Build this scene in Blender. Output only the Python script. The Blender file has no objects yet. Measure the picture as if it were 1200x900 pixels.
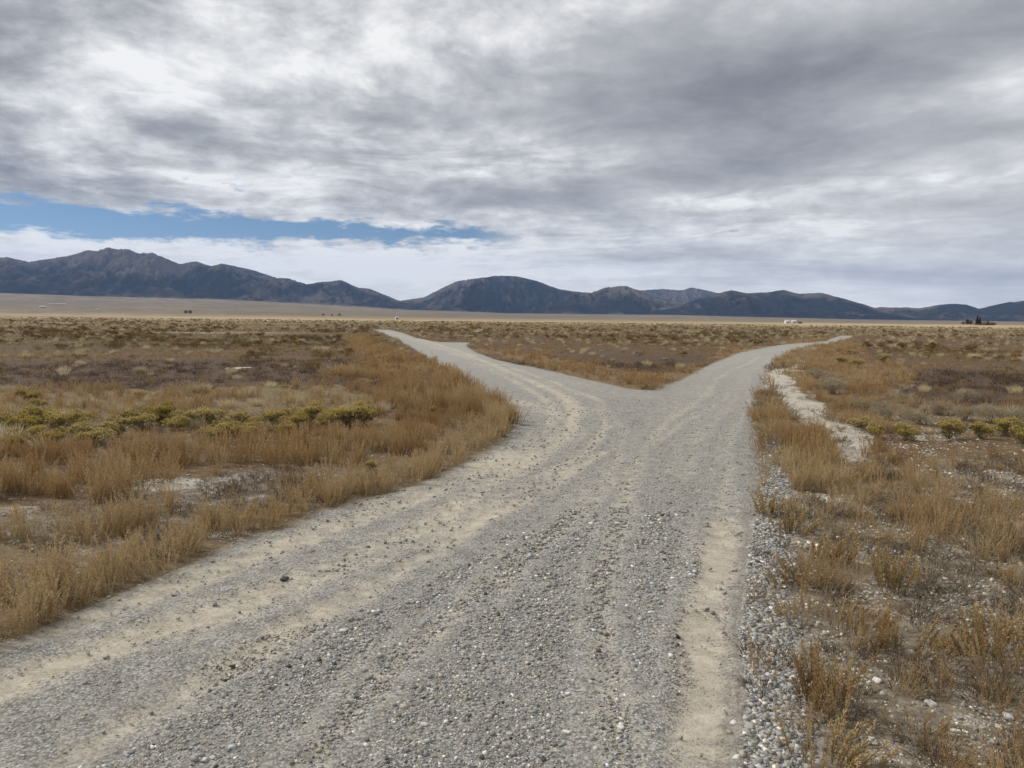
import bpy, math
import numpy as np
from mathutils import Matrix, Vector

rng = np.random.default_rng(7)
SC = bpy.context.scene
COL = SC.collection

# ------------------------------------------------------------------ camera
F = 866.0                 # focal length in photo pixels (photo 1200 x 900)
H_EYE = 1.7
PITCH = math.atan(76 / F)
ROLL = math.radians(0.6)
cam_d = bpy.data.cameras.new("camera")
cam = bpy.data.objects.new("camera", cam_d)
COL.objects.link(cam)
cam_d.sensor_fit = 'HORIZONTAL'
cam_d.sensor_width = 36.0
cam_d.lens = 36.0 * F / 1200.0
cam_d.clip_start = 0.05
cam_d.clip_end = 80000
CM = (Matrix.Rotation(math.pi / 2 - PITCH, 3, 'X') @ Matrix.Rotation(ROLL, 3, 'Z'))
cam.matrix_world = Matrix.Translation((0, 0, H_EYE)) @ CM.to_4x4()
SC.camera = cam
RM = np.array(CM)
RMI = RM.T


def rays(px, py):
    px = np.asarray(px, float); py = np.asarray(py, float)
    v = np.stack([(px - 600) / F, -(py - 450) / F, -np.ones_like(px)], -1)
    return v @ RM.T


def W(px, py):
    """ground point (z = 0) seen at a place of the photograph"""
    d = rays(px, py)
    k = -H_EYE / d[..., 2]
    return d[..., 0] * k, d[..., 1] * k


def PX(x, y, z=0.0):
    """photo place of a world point"""
    v = np.stack([x, y, np.zeros_like(x) + z - H_EYE], -1) @ RM
    w = -v[..., 2]
    ok = w > 0.05
    w = np.where(ok, w, 1.0)
    return np.where(ok, 600 + F * v[..., 0] / w, -9e4), np.where(ok, 450 - F * v[..., 1] / w, 9e4)


def AZEL(px, py):
    d = rays(px, py)
    return np.arctan2(d[..., 0], d[..., 1]), np.arcsin(d[..., 2] / np.linalg.norm(d, axis=-1))


# ------------------------------------------------------------------ noise
def hsh(i, j, s):
    h = (i * 374761393 + j * 668265263 + s * 1442695041) & 0xFFFFFFFF
    h = ((h ^ (h >> 13)) * 1274126177) & 0xFFFFFFFF
    h = (h ^ (h >> 16)) & 0xFFFFFF
    return h / float(0xFFFFFF)


def vn(x, y, s=0):
    x = np.asarray(x, float); y = np.asarray(y, float)
    xi = np.floor(x).astype(np.int64); yi = np.floor(y).astype(np.int64)
    fx = x - xi; fy = y - yi
    fx = fx * fx * (3 - 2 * fx); fy = fy * fy * (3 - 2 * fy)
    a = hsh(xi, yi, s); b = hsh(xi + 1, yi, s); c = hsh(xi, yi + 1, s); d = hsh(xi + 1, yi + 1, s)
    return (a * (1 - fx) + b * fx) * (1 - fy) + (c * (1 - fx) + d * fx) * fy


def fbm(x, y, s=0, o=4, g=0.5):
    t = 0; a = 1; n = 0
    for k in range(o):
        t = t + a * vn(x * 2 ** k + 17.3 * k, y * 2 ** k - 9.1 * k, s + k); n += a; a *= g
    return t / n


def ridged(x, y, s=0, o=5, g=0.5):
    t = 0; a = 1; n = 0
    for k in range(o):
        v = 1 - np.abs(2 * vn(x * 2 ** k + 7.7 * k, y * 2 ** k + 3.1 * k, s + k) - 1)
        t = t + a * v; n += a; a *= g
    return t / n


def sstep(a, b, x):
    t = np.clip((x - a) / (b - a), 0, 1)
    return t * t * (3 - 2 * t)


# ------------------------------------------------------------------ mesh helpers
def mk_mesh(name, v, f, attrs=None, mat=None, smooth=False, mats=None, midx=None):
    v = np.ascontiguousarray(v, np.float32); f = np.ascontiguousarray(f, np.int32)
    me = bpy.data.meshes.new(name)
    n = f.shape[1]
    me.vertices.add(len(v)); me.vertices.foreach_set("co", v.ravel())
    me.loops.add(f.size); me.loops.foreach_set("vertex_index", f.ravel())
    me.polygons.add(len(f))
    me.polygons.foreach_set("loop_start", np.arange(0, f.size, n, dtype=np.int32))
    me.polygons.foreach_set("loop_total", np.full(len(f), n, np.int32))
    if smooth:
        me.polygons.foreach_set("use_smooth", np.ones(len(f), bool))
    if midx is not None:
        me.polygons.foreach_set("material_index", np.ascontiguousarray(midx, np.int32))
    for k, a in (attrs or {}).items():
        a = np.ascontiguousarray(a, np.float32)
        if a.ndim == 1:
            at = me.attributes.new(k, 'FLOAT', 'POINT'); at.data.foreach_set("value", a)
        else:
            at = me.attributes.new(k, 'FLOAT_COLOR', 'POINT')
            c = np.ones((len(a), 4), np.float32); c[:, :3] = a
            at.data.foreach_set("color", c.ravel())
    me.update(calc_edges=True)
    for m in (mats or ([mat] if mat else [])):
        me.materials.append(m)
    return me


def obj(name, me, parent=None, loc=None, rz=0.0, sc=None, **props):
    o = bpy.data.objects.new(name, me)
    COL.objects.link(o)
    if parent is not None:
        o.parent = parent
    if loc is not None:
        o.location = loc
    o.rotation_euler[2] = rz
    if sc is not None:
        o.scale = (sc, sc, sc) if np.isscalar(sc) else sc
    for k, val in props.items():
        if val is not None:
            o[k] = val
    return o


# ------------------------------------------------------------------ node helpers
class NT:
    def __init__(self, nt):
        self.nt = nt; self.n = nt.nodes; self.l = nt.links

    def put(self, sock, v):
        if isinstance(v, bpy.types.NodeSocket):
            self.l.new(v, sock)
        elif v is not None:
            if isinstance(v, (tuple, list)) and len(v) == 3 and sock.type == 'RGBA':
                v = (*v, 1)
            sock.default_value = v

    def m(self, op, a, b=None, c=None, clamp=False):
        x = self.n.new('ShaderNodeMath'); x.operation = op; x.use_clamp = clamp
        for s, v in zip(x.inputs, (a, b, c)):
            self.put(s, v)
        return x.outputs[0]

    def v(self, op, a, b=None, out=0):
        x = self.n.new('ShaderNodeVectorMath'); x.operation = op
        self.put(x.inputs[0], a)
        if b is not None:
            self.put(x.inputs['Scale'] if op == 'SCALE' else x.inputs[1], b)
        return x.outputs[out]

    def xyz(self, x, y, z=0.0):
        c = self.n.new('ShaderNodeCombineXYZ')
        for s, v in zip(c.inputs, (x, y, z)):
            self.put(s, v)
        return c.outputs[0]

    def sep(self, v):
        c = self.n.new('ShaderNodeSeparateXYZ'); self.put(c.inputs[0], v); return c.outputs

    def noise(self, vec, scale, detail=4, rough=0.5, dist=0.0, out=0):
        x = self.n.new('ShaderNodeTexNoise'); self.put(x.inputs['Vector'], vec)
        self.put(x.inputs['Scale'], scale); x.inputs['Detail'].default_value = detail
        x.inputs['Roughness'].default_value = rough; x.inputs['Distortion'].default_value = dist
        return x.outputs[out]

    def vor(self, vec, scale, feat='F1', out='Color'):
        x = self.n.new('ShaderNodeTexVoronoi'); x.feature = feat
        self.put(x.inputs['Vector'], vec); self.put(x.inputs['Scale'], scale)
        return x.outputs[out]

    def mix(self, f, a, b, mode='MIX'):
        x = self.n.new('ShaderNodeMix'); x.data_type = 'RGBA'; x.blend_type = mode
        self.put(x.inputs[0], f); self.put(x.inputs[6], a); self.put(x.inputs[7], b)
        return x.outputs[2]

    def ss(self, v, a, b, lo=0.0, hi=1.0):
        x = self.n.new('ShaderNodeMapRange'); x.interpolation_type = 'SMOOTHSTEP'
        self.put(x.inputs[0], v)
        for i, q in enumerate((a, b, lo, hi)):
            self.put(x.inputs[1 + i], q)
        return x.outputs[0]

    def attr(self, name, out='Fac', typ='GEOMETRY'):
        x = self.n.new('ShaderNodeAttribute'); x.attribute_name = name; x.attribute_type = typ
        return x.outputs[out]

    def ramp(self, fac, stops):
        x = self.n.new('ShaderNodeValToRGB'); self.put(x.inputs[0], fac)
        el = x.color_ramp.elements
        while len(el) < len(stops):
            el.new(0.5)
        for e, (p, c) in zip(el, stops):
            e.position = p; e.color = (*c, 1)
        return x.outputs[0]


def new_mat(name):
    m = bpy.data.materials.new(name); m.use_nodes = True
    m.node_tree.nodes.clear()
    t = NT(m.node_tree)
    o = t.n.new('ShaderNodeOutputMaterial')
    return m, t, o


def principled(t, out, col, rough=0.9, bump=None, bstr=0.5, bdist=0.01, spec=0.2):
    p = t.n.new('ShaderNodeBsdfPrincipled')
    t.put(p.inputs['Base Color'], col); t.put(p.inputs['Roughness'], rough)
    p.inputs['Specular IOR Level'].default_value = spec
    if bump is not None:
        b = t.n.new('ShaderNodeBump'); t.put(b.inputs['Height'], bump)
        t.put(b.inputs['Strength'], bstr); b.inputs['Distance'].default_value = bdist
        t.l.new(b.outputs[0], p.inputs['Normal'])
    t.l.new(p.outputs[0], out.inputs['Surface'])
    return p


# ------------------------------------------------------------------ regions traced on the ground
def P(*pts):
    a = np.array(pts, float)
    x, y = W(a[:, 0], a[:, 1])
    return np.stack([x, y], 1)


def inside(poly, x, y):
    r = np.zeros(x.shape, bool)
    n = len(poly)
    for i in range(n):
        x1, y1 = poly[i]; x2, y2 = poly[(i + 1) % n]
        if y1 == y2:
            continue
        c = ((y1 > y) != (y2 > y)) & (x < (x2 - x1) * (y - y1) / (y2 - y1) + x1)
        r ^= c
    return r


def dline(poly, x, y, closed=True):
    d = np.full(x.shape, 1e9)
    n = len(poly)
    for i in range(n if closed else n - 1):
        x1, y1 = poly[i]; x2, y2 = poly[(i + 1) % n]
        dx, dy = x2 - x1, y2 - y1
        L = dx * dx + dy * dy + 1e-12
        t = np.clip(((x - x1) * dx + (y - y1) * dy) / L, 0, 1)
        d = np.minimum(d, (x - x1 - t * dx) ** 2 + (y - y1 - t * dy) ** 2)
    return np.sqrt(d)


def sdist(poly, x, y):
    d = dline(poly, x, y)
    return np.where(inside(poly, x, y), d, -d)


# road: left edge up, far end of left branch, round the wedge, right branch, down the right edge
ROAD = P((-700, 1150), (-250, 866), (0, 757), (100, 714), (200, 670), (300, 628), (400, 593), (480, 570), (545, 543), (590, 519),
         (606, 497), (600, 478), (578, 464), (548, 447), (520, 431), (495, 415), (470, 400), (448, 390), (436, 386.3),
         (456, 386.3), (472, 390), (488, 396), (515, 401), (552, 401.5), (546, 405), (556, 412), (580, 421), (612, 428),
         (650, 436), (700, 447), (740, 456), (768, 458), (800, 444), (830, 428), (868, 413), (915, 404), (950, 401.5), (968, 400), (975, 396.5), (985, 393.5),
         (1000, 393.5), (992, 398), (970, 402.5), (935, 408), (912, 418), (898, 434), (888, 455), (882, 480), (882, 505), (888, 540),
         (884, 590), (872, 660), (862, 760), (858, 900), (856, 1150))
PATH = P((912, 425), (934, 452), (972, 484), (1010, 510), (1036, 541), (1002, 541), (975, 515), (945, 490), (920, 474), (903, 452), (896, 436))
BERM = P((858, 1150), (860, 900), (866, 700), (884, 590), (890, 520), (906, 500), (925, 560), (925, 620), (935, 700), (945, 800), (955, 1150))
TRACKS = [  # wheel tracks with pale dust: line, half width m, strength
    (P((-150, 870), (0, 810), (150, 752), (300, 700), (420, 655), (520, 600), (590, 555), (640, 520), (668, 498), (672, 478), (650, 458), (600, 436), (540, 412), (490, 397)), 0.17, 0.8),
    (P((-100, 775), (60, 742), (200, 690), (330, 640), (450, 597), (540, 563), (600, 535)), 0.14, 0.8),
    (P((-60, 990), (60, 905), (200, 820), (330, 740), (440, 680), (540, 620), (640, 565), (700, 530)), 0.12, 0.75),
    (P((560, 545), (630, 520), (665, 502)), 0.35, 0.7),
    (P((600, 470), (660, 490), (690, 480)), 0.35, 0.55),
    (P((812, 1150), (812, 900), (818, 780), (832, 680), (845, 610)), 0.15, .98),
    (P((735, 560), (775, 500), (800, 465), (840, 432), (880, 416), (940, 405)), 0.25, 0.3),
    (P((600, 432), (680, 450), (730, 462), (760, 466)), 0.5, 0.3),
    (P((800, 560), (835, 500), (855, 465), (880, 436), (905, 416)), 0.2, 0.35),
    (P((560, 425), (620, 445), (680, 462)), 0.4, 0.45),
    (P((450, 388), (500, 403), (560, 422)), 0.5, 0.5),
    (P((700, 900), (690, 760), (700, 640), (735, 560), (790, 490), (840, 445), (890, 418)), 0.14, 0.5),
    (P((560, 700), (640, 620), (720, 560), (790, 510), (850, 460)), 0.12, 0.42),
    (P((330, 900), (450, 770), (560, 680), (660, 600), (720, 545), (735, 505), (700, 470), (640, 447)), 0.13, 0.45),
    (P((480, 640), (590, 580), (680, 530), (712, 500), (700, 470), (650, 447), (590, 427)), 0.12, 0.6),
    (P((420, 590), (520, 560), (590, 530), (640, 500), (645, 478), (620, 455), (575, 432)), 0.14, 0.6),
    (P((838, 640), (848, 590), (855, 550)), 0.11, .55),
    (P((850, 700), (858, 620), (862, 540), (868, 480), (880, 440), (905, 416)), 0.10, 0.4),
]
COARSE = P((40, 960), (180, 850), (330, 745), (470, 690), (600, 640), (690, 590), (800, 600), (790, 700), (770, 820), (750, 960))


def road_sd(x, y):
    near = x * x + y * y < 400 ** 2
    r = np.full(x.shape, -50.0)
    wx = x[near] + 0.10 * (fbm(x[near] * 2.2, y[near] * 2.2, 5, 3) - .5)
    wy = y[near] + 0.25 * (fbm(x[near] * 2.2, y[near] * 2.2, 15, 3) - .5)
    r[near] = sdist(ROAD, wx, wy)
    return r


def tracks(x, y):
    t = np.zeros(x.shape)
    near = x * x + y * y < 300 ** 2
    xx, yy = x[near], y[near]
    wob = 0.5 + 1.0 * fbm(xx * 0.7, yy * 0.7, 31, 3)
    brk = .62 + .38 * sstep(.25, .65, fbm(xx * 1.1, yy * .8, 33, 4))
    xx = xx + .35 * (fbm(xx * .4, yy * .25, 35, 2) - .5) + .05 * (fbm(xx * 3, yy * 3, 37, 2) - .5)
    v = np.zeros(xx.shape)
    for ln, w, s in TRACKS:
        d = dline(ln, xx, yy, False)
        v = np.maximum(v, s * (brk if s < 1 else .6 + .4 * brk) * np.exp(-(d / (w * wob * 1.25)) ** 2))
    t[near] = v
    return t


def ground_z(x, y, road=None):
    if road is None:
        road = sstep(-0.15, 0.15, road_sd(x, y))
    r = np.hypot(x, y)
    z = (1 - road) * (0.10 * (fbm(x * 0.5, y * 0.5, 41, 4) - .5) + 0.03 * (fbm(x * 4, y * 4, 43, 3) - .5))
    z = z * sstep(0.5, 3.5, r)
    z = z + road * 0.012 * (fbm(x * 3, y * 3, 44, 3) - .5)
    return z


# ---- vegetation / soil zones (painter's order)
ZN = dict(none=0, edge=1, rust=2, litter=3, dark=4, tan=5, sage=6, mixed=7, sparse=8, plain=9, wedge=10)
ZONES = [
    ('dark', P((-900, 470), (-900, 408), (600, 408), (600, 470))),
    ('mixed', P((-900, 424), (-900, 393), (620, 393), (620, 424))),
    ('sage', P((-900, 413), (-900, 391), (430, 388), (470, 396), (490, 408), (300, 410))),
    ('tan', P((-900, 500), (-900, 462), (0, 460), (200, 458), (330, 452), (430, 455), (600, 455), (600, 520), (0, 530))),
    ('rust', P((-900, 640), (-900, 520), (0, 525), (200, 505), (400, 490), (470, 455), (400, 445), (440, 425), (485, 418), (520, 428), (560, 450), (606, 480),
               (606, 500), (545, 545), (480, 572), (420, 560), (330, 560), (200, 568), (120, 590), (0, 600))),
    ('litter', P((-900, 700), (-900, 640), (0, 600), (120, 588), (200, 564), (330, 552), (400, 548), (420, 553), (350, 575), (280, 600), (210, 632), (100, 668), (0, 696))),
    ('edge', P((-900, 1000), (-900, 640), (-100, 650), (0, 626), (80, 620), (170, 600), (230, 592), (170, 622), (90, 645), (0, 672), (0, 694), (100, 668), (210, 632), (280, 600),
               (350, 575), (420, 552), (480, 535), (560, 500), (606, 480), (610, 500), (590, 521), (545, 545), (480, 572), (400, 595), (300, 630), (200, 672), (100, 716), (0, 759), (-250, 868))),
    ('rust', P((400, 400), (440, 392), (560, 455), (520, 470), (455, 430))),
    # wedge between the branches
    ('mixed', P((470, 386), (1000, 386), (985, 393), (915, 404), (868, 413), (768, 458), (700, 447), (546, 405))),
    ('dark', P((600, 416), (840, 416), (800, 430), (760, 436), (680, 428))),
    ('wedge', P((546, 405), (600, 409), (650, 422), (720, 434), (760, 438), (810, 424), (860, 406), (920, 398), (985, 391), (985, 394), (915, 404), (868, 413), (830, 428),
                (800, 444), (768, 459), (740, 457), (700, 448), (612, 430))),
    # right of the right branch
    ('mixed', P((985, 393), (2200, 393), (2200, 440), (1100, 452), (960, 440), (940, 408))),
    ('dark', P((1040, 432), (2200, 438), (2200, 500), (1150, 480), (1060, 470))),
    ('tan', P((985, 470), (1100, 474), (2200, 480), (2200, 520), (1100, 512), (1020, 505))),
    ('rust', P((905, 425), (950, 400), (1010, 398), (1000, 420), (1050, 445), (1040, 465), (1080, 490), (1030, 510), (1010, 508), (972, 482), (934, 450))),
    ('sparse', P((858, 1150), (862, 800), (884, 590), (880, 480), (896, 470), (945, 490), (1036, 541), (1100, 512), (2200, 520), (2200, 1150))),
    ('rust', P((1010, 512), (1030, 503), (1100, 508), (1200, 512), (2200, 515), (2200, 560), (1200, 545), (1110, 535), (1080, 553), (1050, 550))),
    ('edge', P((882, 478), (900, 468), (925, 480), (958, 508), (985, 535), (988, 562), (968, 590), (930, 585), (915, 560), (905, 530), (888, 505))),
    ('none', PATH),
]


def zone_id(x, y):
    z = np.full(x.shape, ZN['plain'])
    r = np.hypot(x, y)
    m = (r < 130) & (y > 0.5)
    xx, yy = x[m], y[m]
    s = 0.25 + 0.02 * r[m]
    wx = xx + s * (fbm(xx * 1.1, yy * 1.1, 61, 3) - .5) * 1.6
    wy = yy + s * (fbm(xx * 1.1, yy * 1.1, 67, 3) - .5) * 1.8
    fr = r[m] * .10 * sstep(12, 30, r[m])
    wx = wx + fr * (fbm(xx * .16, yy * .10, 71, 4) - .5)
    wy = wy + 1.6 * fr * (fbm(xx * .16, yy * .10, 73, 4) - .5)
    zz = np.full(xx.shape, ZN['plain'])
    for nm, poly in ZONES:
        zz[inside(poly, wx, wy)] = ZN[nm]
    z[m] = zz
    # behind the camera and beyond the frame: sparse dry weeds
    z[(r < 60) & (z == ZN['plain'])] = ZN['sparse']
    z[(r >= 60) & (r < 130) & (z == ZN['plain'])] = ZN['mixed']
    return z


GCOL = {'none': (.36, .325, .27), 'edge': (.17, .125, .075), 'rust': (.15, .10, .055), 'litter': (.16, .13, .10), 'dark': (.078, .052, .036), 'tan': (.17, .125, .07),
        'sage': (.08, .06, .03), 'mixed': (.092, .062, .037), 'sparse': (.20, .168, .125), 'plain': (.12, .086, .05), 'wedge': (.16, .105, .055)}
WHT = {'none': .6, 'edge': .15, 'rust': .12, 'litter': .30, 'dark': .12, 'tan': .15, 'sage': .1, 'mixed': .3, 'sparse': .23, 'plain': 0, 'wedge': .05}

# ------------------------------------------------------------------ GROUND (one sheet to the horizon, road and fields butt against each other)
AZ_FRONT = np.radians(np.arange(-60, 60.01, 0.13))
AZ_BACK = np.radians(np.arange(63, 298, 3.0))
AZ = np.concatenate([AZ_FRONT, AZ_BACK])
RR = [0.02, 0.1, 0.2, 0.35]
while RR[-1] < 130: RR.append(RR[-1] * 1.0085)
while RR[-1] < 20200: RR.append(RR[-1] * 1.03)
RR = np.array(RR)
na, nr = len(AZ), len(RR)

# rise of the alluvial fans towards the mountains (base line of the mountains in the photo)
BASE_PX = np.array([(-400, 335), (0, 343), (120, 347), (270, 351), (400, 358), (480, 363), (600, 367), (800, 369), (1000, 374), (1200, 377), (1600, 380)], float)
b_az, b_el = AZEL(BASE_PX[:, 0], BASE_PX[:, 1])
R_FAN = 9000.0


def fan_h(az, r):
    e = np.interp(az, b_az, np.tan(b_el))
    hh = np.maximum(e, 0.002) * R_FAN
    t = np.clip((r - 1500) / (R_FAN - 1500), 0, 1)
    return hh * t ** 1.7


A2, R2 = np.meshgrid(AZ, RR)
X = R2 * np.sin(A2); Y = R2 * np.cos(A2)
xs, ys = X.ravel(), Y.ravel(); rs = R2.ravel()
azn = (A2.ravel() + math.pi) % (2 * math.pi) - math.pi
sd = road_sd(xs, ys)
road = sstep(-0.10, 0.12, sd)
tr = tracks(xs, ys) * road
zid = zone_id(xs, ys)
gz = ground_z(xs, ys, road) - 0.013 * sstep(.2, .9, tr) + .006 * np.exp(-((tr - .22) / .12) ** 2)
gz = gz * (1 - sstep(200, 600, rs)) + fan_h(azn, rs)
gz += sstep(1500, 6000, rs) * 10 * (fbm(xs / 900, ys / 900, 77, 4) - .5)
base = np.zeros((len(xs), 3)); wht = np.zeros(len(xs))
for k, c in GCOL.items():
    mk = zid == ZN[k]
    base[mk] = c; wht[mk] = WHT[k]
# far plain: straw-coloured streaks and darker brush belts
far = sstep(160, 420, rs)
streak = fbm(xs / 260 + ys / 1500, ys / 55, 91, 4)
lr = sstep(-0.5, 0.5, azn)          # darker on the left, paler to the right
straw = np.array((.46, .36, .22)); brown = np.array((.17, .12, .07)); grey = np.array((.088, .072, .060))
s = sstep(.42, .58, streak + 0.16 * sstep(150, 600, rs) - .10 * (1 - lr) - .02)[:, None]
fc = brown * (1 - s) + straw * s
g = sstep(1200, 3200, rs)[:, None]
g2 = g * (0.75 + 0.5 * (fbm(xs / 700, ys / 350, 95, 4)[:, None] - .5))
fc = fc * (1 - g2) + grey * g2
base = base * (1 - far[:, None]) + fc * far[:, None]
for dist, wd, st in ((490, 50, .8), (232, 20, .8), (92, 4, .6), (700, 60, .7), (1500, 200, .5)):
    cen = dist * (1 + 0.10 * (fbm(xs / (dist * .35), ys * 0 + dist, 96, 3) - .5) + 0.25 * azn)
    k = (st * np.exp(-((rs - cen) / wd) ** 2) * sstep(.30, .5, fbm(xs / (dist * .25), ys / (dist * .25), 97, 3)) * (1 - sstep(-.05, .2, azn)))[:, None]
    base = base * (1 - k) + np.array((.50, .42, .30)) * k
# extra bare crust patches seen in the field
for (px, py, rx, ry, st) in ((280, 431, 16, 1.6, 1), (185, 569, 45, 9, .9), (125, 598, 40, 7, .6), (20, 598, 30, 5, .6), (1110, 575, 22, 22, .8), (990, 590, 26, 12, .9), (1000, 632, 18, 7, .9),
                             (1060, 590, 16, 12, .8), (1160, 610, 35, 7, .8), (980, 640, 60, 45, .35), (270, 565, 30, 12, .6), (1085, 512, 30, 4, .7), (930, 590, 30, 22, .7), (270, 628, 30, 6, .5),
                             (1130, 860, 70, 45, .3), (565, 387, 12, 1.6, .9), (1020, 720, 30, 14, .5)):
    cx, cy = W(px, py); dx = abs(W(px + rx, py)[0] - cx); dy = abs(W(px, py - ry)[1] - cy)
    q = ((xs - cx) / dx) ** 2 + ((ys - cy) / dy) ** 2 + 1.2 * (fbm(xs * 3, ys * 3, 99, 3) - .5)
    wht = np.maximum(wht, st * sstep(1.3, .6, q))
pth = sstep(-0.35, 0.25, sdist(PATH, xs, ys) + .6 * (fbm(xs * 2, ys * 2, 12, 4) - .5))
wht = np.maximum(wht, pth * .74)
brm = sstep(-.12, .08, sdist(BERM, xs, ys) + .25 * (fbm(xs * 4, ys * 4, 13, 3) - .5)) * (1 - road)
coarse = sstep(-.2, .25, sdist(COARSE, xs, ys) + .6 * (fbm(xs * 1.6, ys * 1.6, 14, 3) - .5)) * road
idx = np.arange(na * nr).reshape(nr, na)
q00 = idx[:-1, :]; q10 = idx[1:, :]
q01 = np.roll(idx, -1, 1)[:-1, :]; q11 = np.roll(idx, -1, 1)[1:, :]
quads = np.stack([q00, q10, q11, q01], -1).reshape(-1, 4)[:, ::-1]
gattr = dict(road=road, track=tr, base=base, white=wht, berm=brm, coarse=coarse)
gv = np.stack([xs, ys, gz], 1)
isr = (road[quads].mean(1) > .5)

gm, t, out = new_mat("ground_surface")
geo = t.n.new('ShaderNodeNewGeometry').outputs['Position']
rd = t.attr('road'); tk = t.attr('track'); bs = t.attr('base', 'Color'); wt = t.attr('white'); bm = t.attr('berm'); cs = t.attr('coarse')
px_, py_, pz_ = t.sep(geo)
pos = t.xyz(px_, py_, 0.0)
dist = t.v('LENGTH', pos, out='Value')
nearf = t.ss(dist, 9, 40, 1.0, 0.0)
midf = t.ss(dist, 60, 200, 1.0, 0.0)
# stones texture
v1 = t.vor(pos, 85.0); v1d = t.vor(pos, 85.0, out='Distance')
v2 = t.vor(pos, 38.0); v2d = t.vor(pos, 38.0, out='Distance')
c1 = t.sep(v1); c2 = t.sep(v2)
nf = t.noise(pos, 260.0, 3, 0.7)
nm = t.noise(pos, 9.0, 5, 0.65)
nl = t.noise(pos, 1.3, 4, 0.55)
nh0 = t.noise(pos, 45.0, 4, .7)
sv = t.m('MULTIPLY_ADD', c1[0], 0.36, 0.15)
sv = t.m('MULTIPLY', sv, t.ss(v1d, 0.25, 0.75, 1.0, 0.55))
sv = t.m('ADD', t.m('MULTIPLY', sv, nearf), t.m('MULTIPLY', t.m('SUBTRACT', 1.0, nearf), 0.305))
gr = t.mix(c1[1], (.98, 1.0, 1.01), (1.07, 1.0, .90))
grav = t.v('SCALE', gr, t.m('MULTIPLY', sv, .88))
grav = t.mix(t.m('MULTIPLY', t.ss(nm, .35, .65), .34), grav, (.29, .265, .23))
dust = t.mix(t.ss(nm, .3, .7), (.36, .32, .255), (.45, .405, .33))
dust = t.mix(t.m('MULTIPLY', t.ss(nf, .5, .7), t.m('MULTIPLY', nearf, .35)), dust, (.20, .175, .15))
tkk = t.m('ADD', t.m('MULTIPLY', tk, 1.1), t.m('ADD', t.m('MULTIPLY', t.m('SUBTRACT', nm, .5), 1.2), t.m('MULTIPLY', t.m('SUBTRACT', nh0, .5), 1.6)))
roadc = t.mix(t.m('MULTIPLY', t.ss(tkk, .12, .95), .92), grav, dust)
roadc = t.mix(t.ss(nl, .35, .7, 0.0, .30), roadc, (.22, .21, .195))
mot = t.m('ADD', t.noise(pos, 6.0, 6, .75), t.m('MULTIPLY', nh0, .5))
roadc = t.v('SCALE', roadc, t.ss(mot, .5, 1.0, .78, 1.22))
# soil
soil = t.mix(t.ss(nm, .35, .65), t.v('SCALE', bs, .72), t.v('SCALE', bs, 1.28))
nh = t.noise(pos, 34.0, 4, .7)
soil = t.mix(t.m('MULTIPLY', t.ss(nh, .45, .65), t.m('MULTIPLY', nearf, .6)), soil, (.075, .055, .042))
wn = t.m('ADD', wt, t.m('MULTIPLY', t.m('SUBTRACT', t.noise(pos, 4.5, 6, .68), .5), t.ss(wt, .45, .64, 2.2, 1.0)))
crust = t.mix(t.ss(nh, .3, .7), (.30, .27, .225), (.55, .52, .46))
soil = t.mix(t.m('MULTIPLY', t.ss(wn, .52, .95), midf), soil, crust)
pb = t.mix(c1[0], (.17, .155, .14), (.50, .47, .42))
pbf = t.m('MULTIPLY', t.m('MULTIPLY', t.m('MULTIPLY', t.ss(wn, .30, .6), t.ss(wt, .50, .64, 1.0, .25)), nearf), t.ss(c1[2], .45, .55))
soil = t.mix(pbf, soil, pb)
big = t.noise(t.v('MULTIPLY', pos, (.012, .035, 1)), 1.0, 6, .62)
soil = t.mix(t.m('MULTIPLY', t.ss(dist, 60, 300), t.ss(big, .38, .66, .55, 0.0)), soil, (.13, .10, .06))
soil = t.mix(t.m('MULTIPLY', t.ss(dist, 30, 90), t.ss(t.noise(pos, .9, 4, .7), .56, .68, .0, .5)), soil, (.40, .34, .24))
grav2 = t.v('SCALE', t.mix(c2[1], (.97, .98, 1.0), (1.08, 1.0, .9)), t.m('MULTIPLY_ADD', c2[0], .40, .12))
soil = t.mix(t.m('MULTIPLY', bm, .9), soil, t.mix(nearf, (.30, .285, .27), grav2))
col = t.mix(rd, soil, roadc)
hgt = t.m('ADD', t.m('MULTIPLY', t.m('SUBTRACT', 1.0, v1d), t.m('MULTIPLY_ADD', tk, -.5, .7)), t.m('ADD', t.m('MULTIPLY', nh, .9), t.m('MULTIPLY', nf, .4)))
principled(t, out, col, .93, hgt, t.m('MULTIPLY_ADD', nearf, .65, .1), .008, .15)


def sub_mesh(name, mask):
    f = quads[mask]
    u, inv = np.unique(f, return_inverse=True)
    return mk_mesh(name, gv[u], inv.reshape(-1, 4), {k: a[u] for k, a in gattr.items()}, gm, smooth=True)


# centre cap under the viewer
obj('ground', sub_mesh('ground', ~isr), kind='structure', label='brown scrub covered desert plain stretching to the mountains')
obj('gravel_road', sub_mesh('gravel_road', isr), kind='structure', label='grey gravel road forking into two branches')
del A2, R2, X, Y

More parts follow.
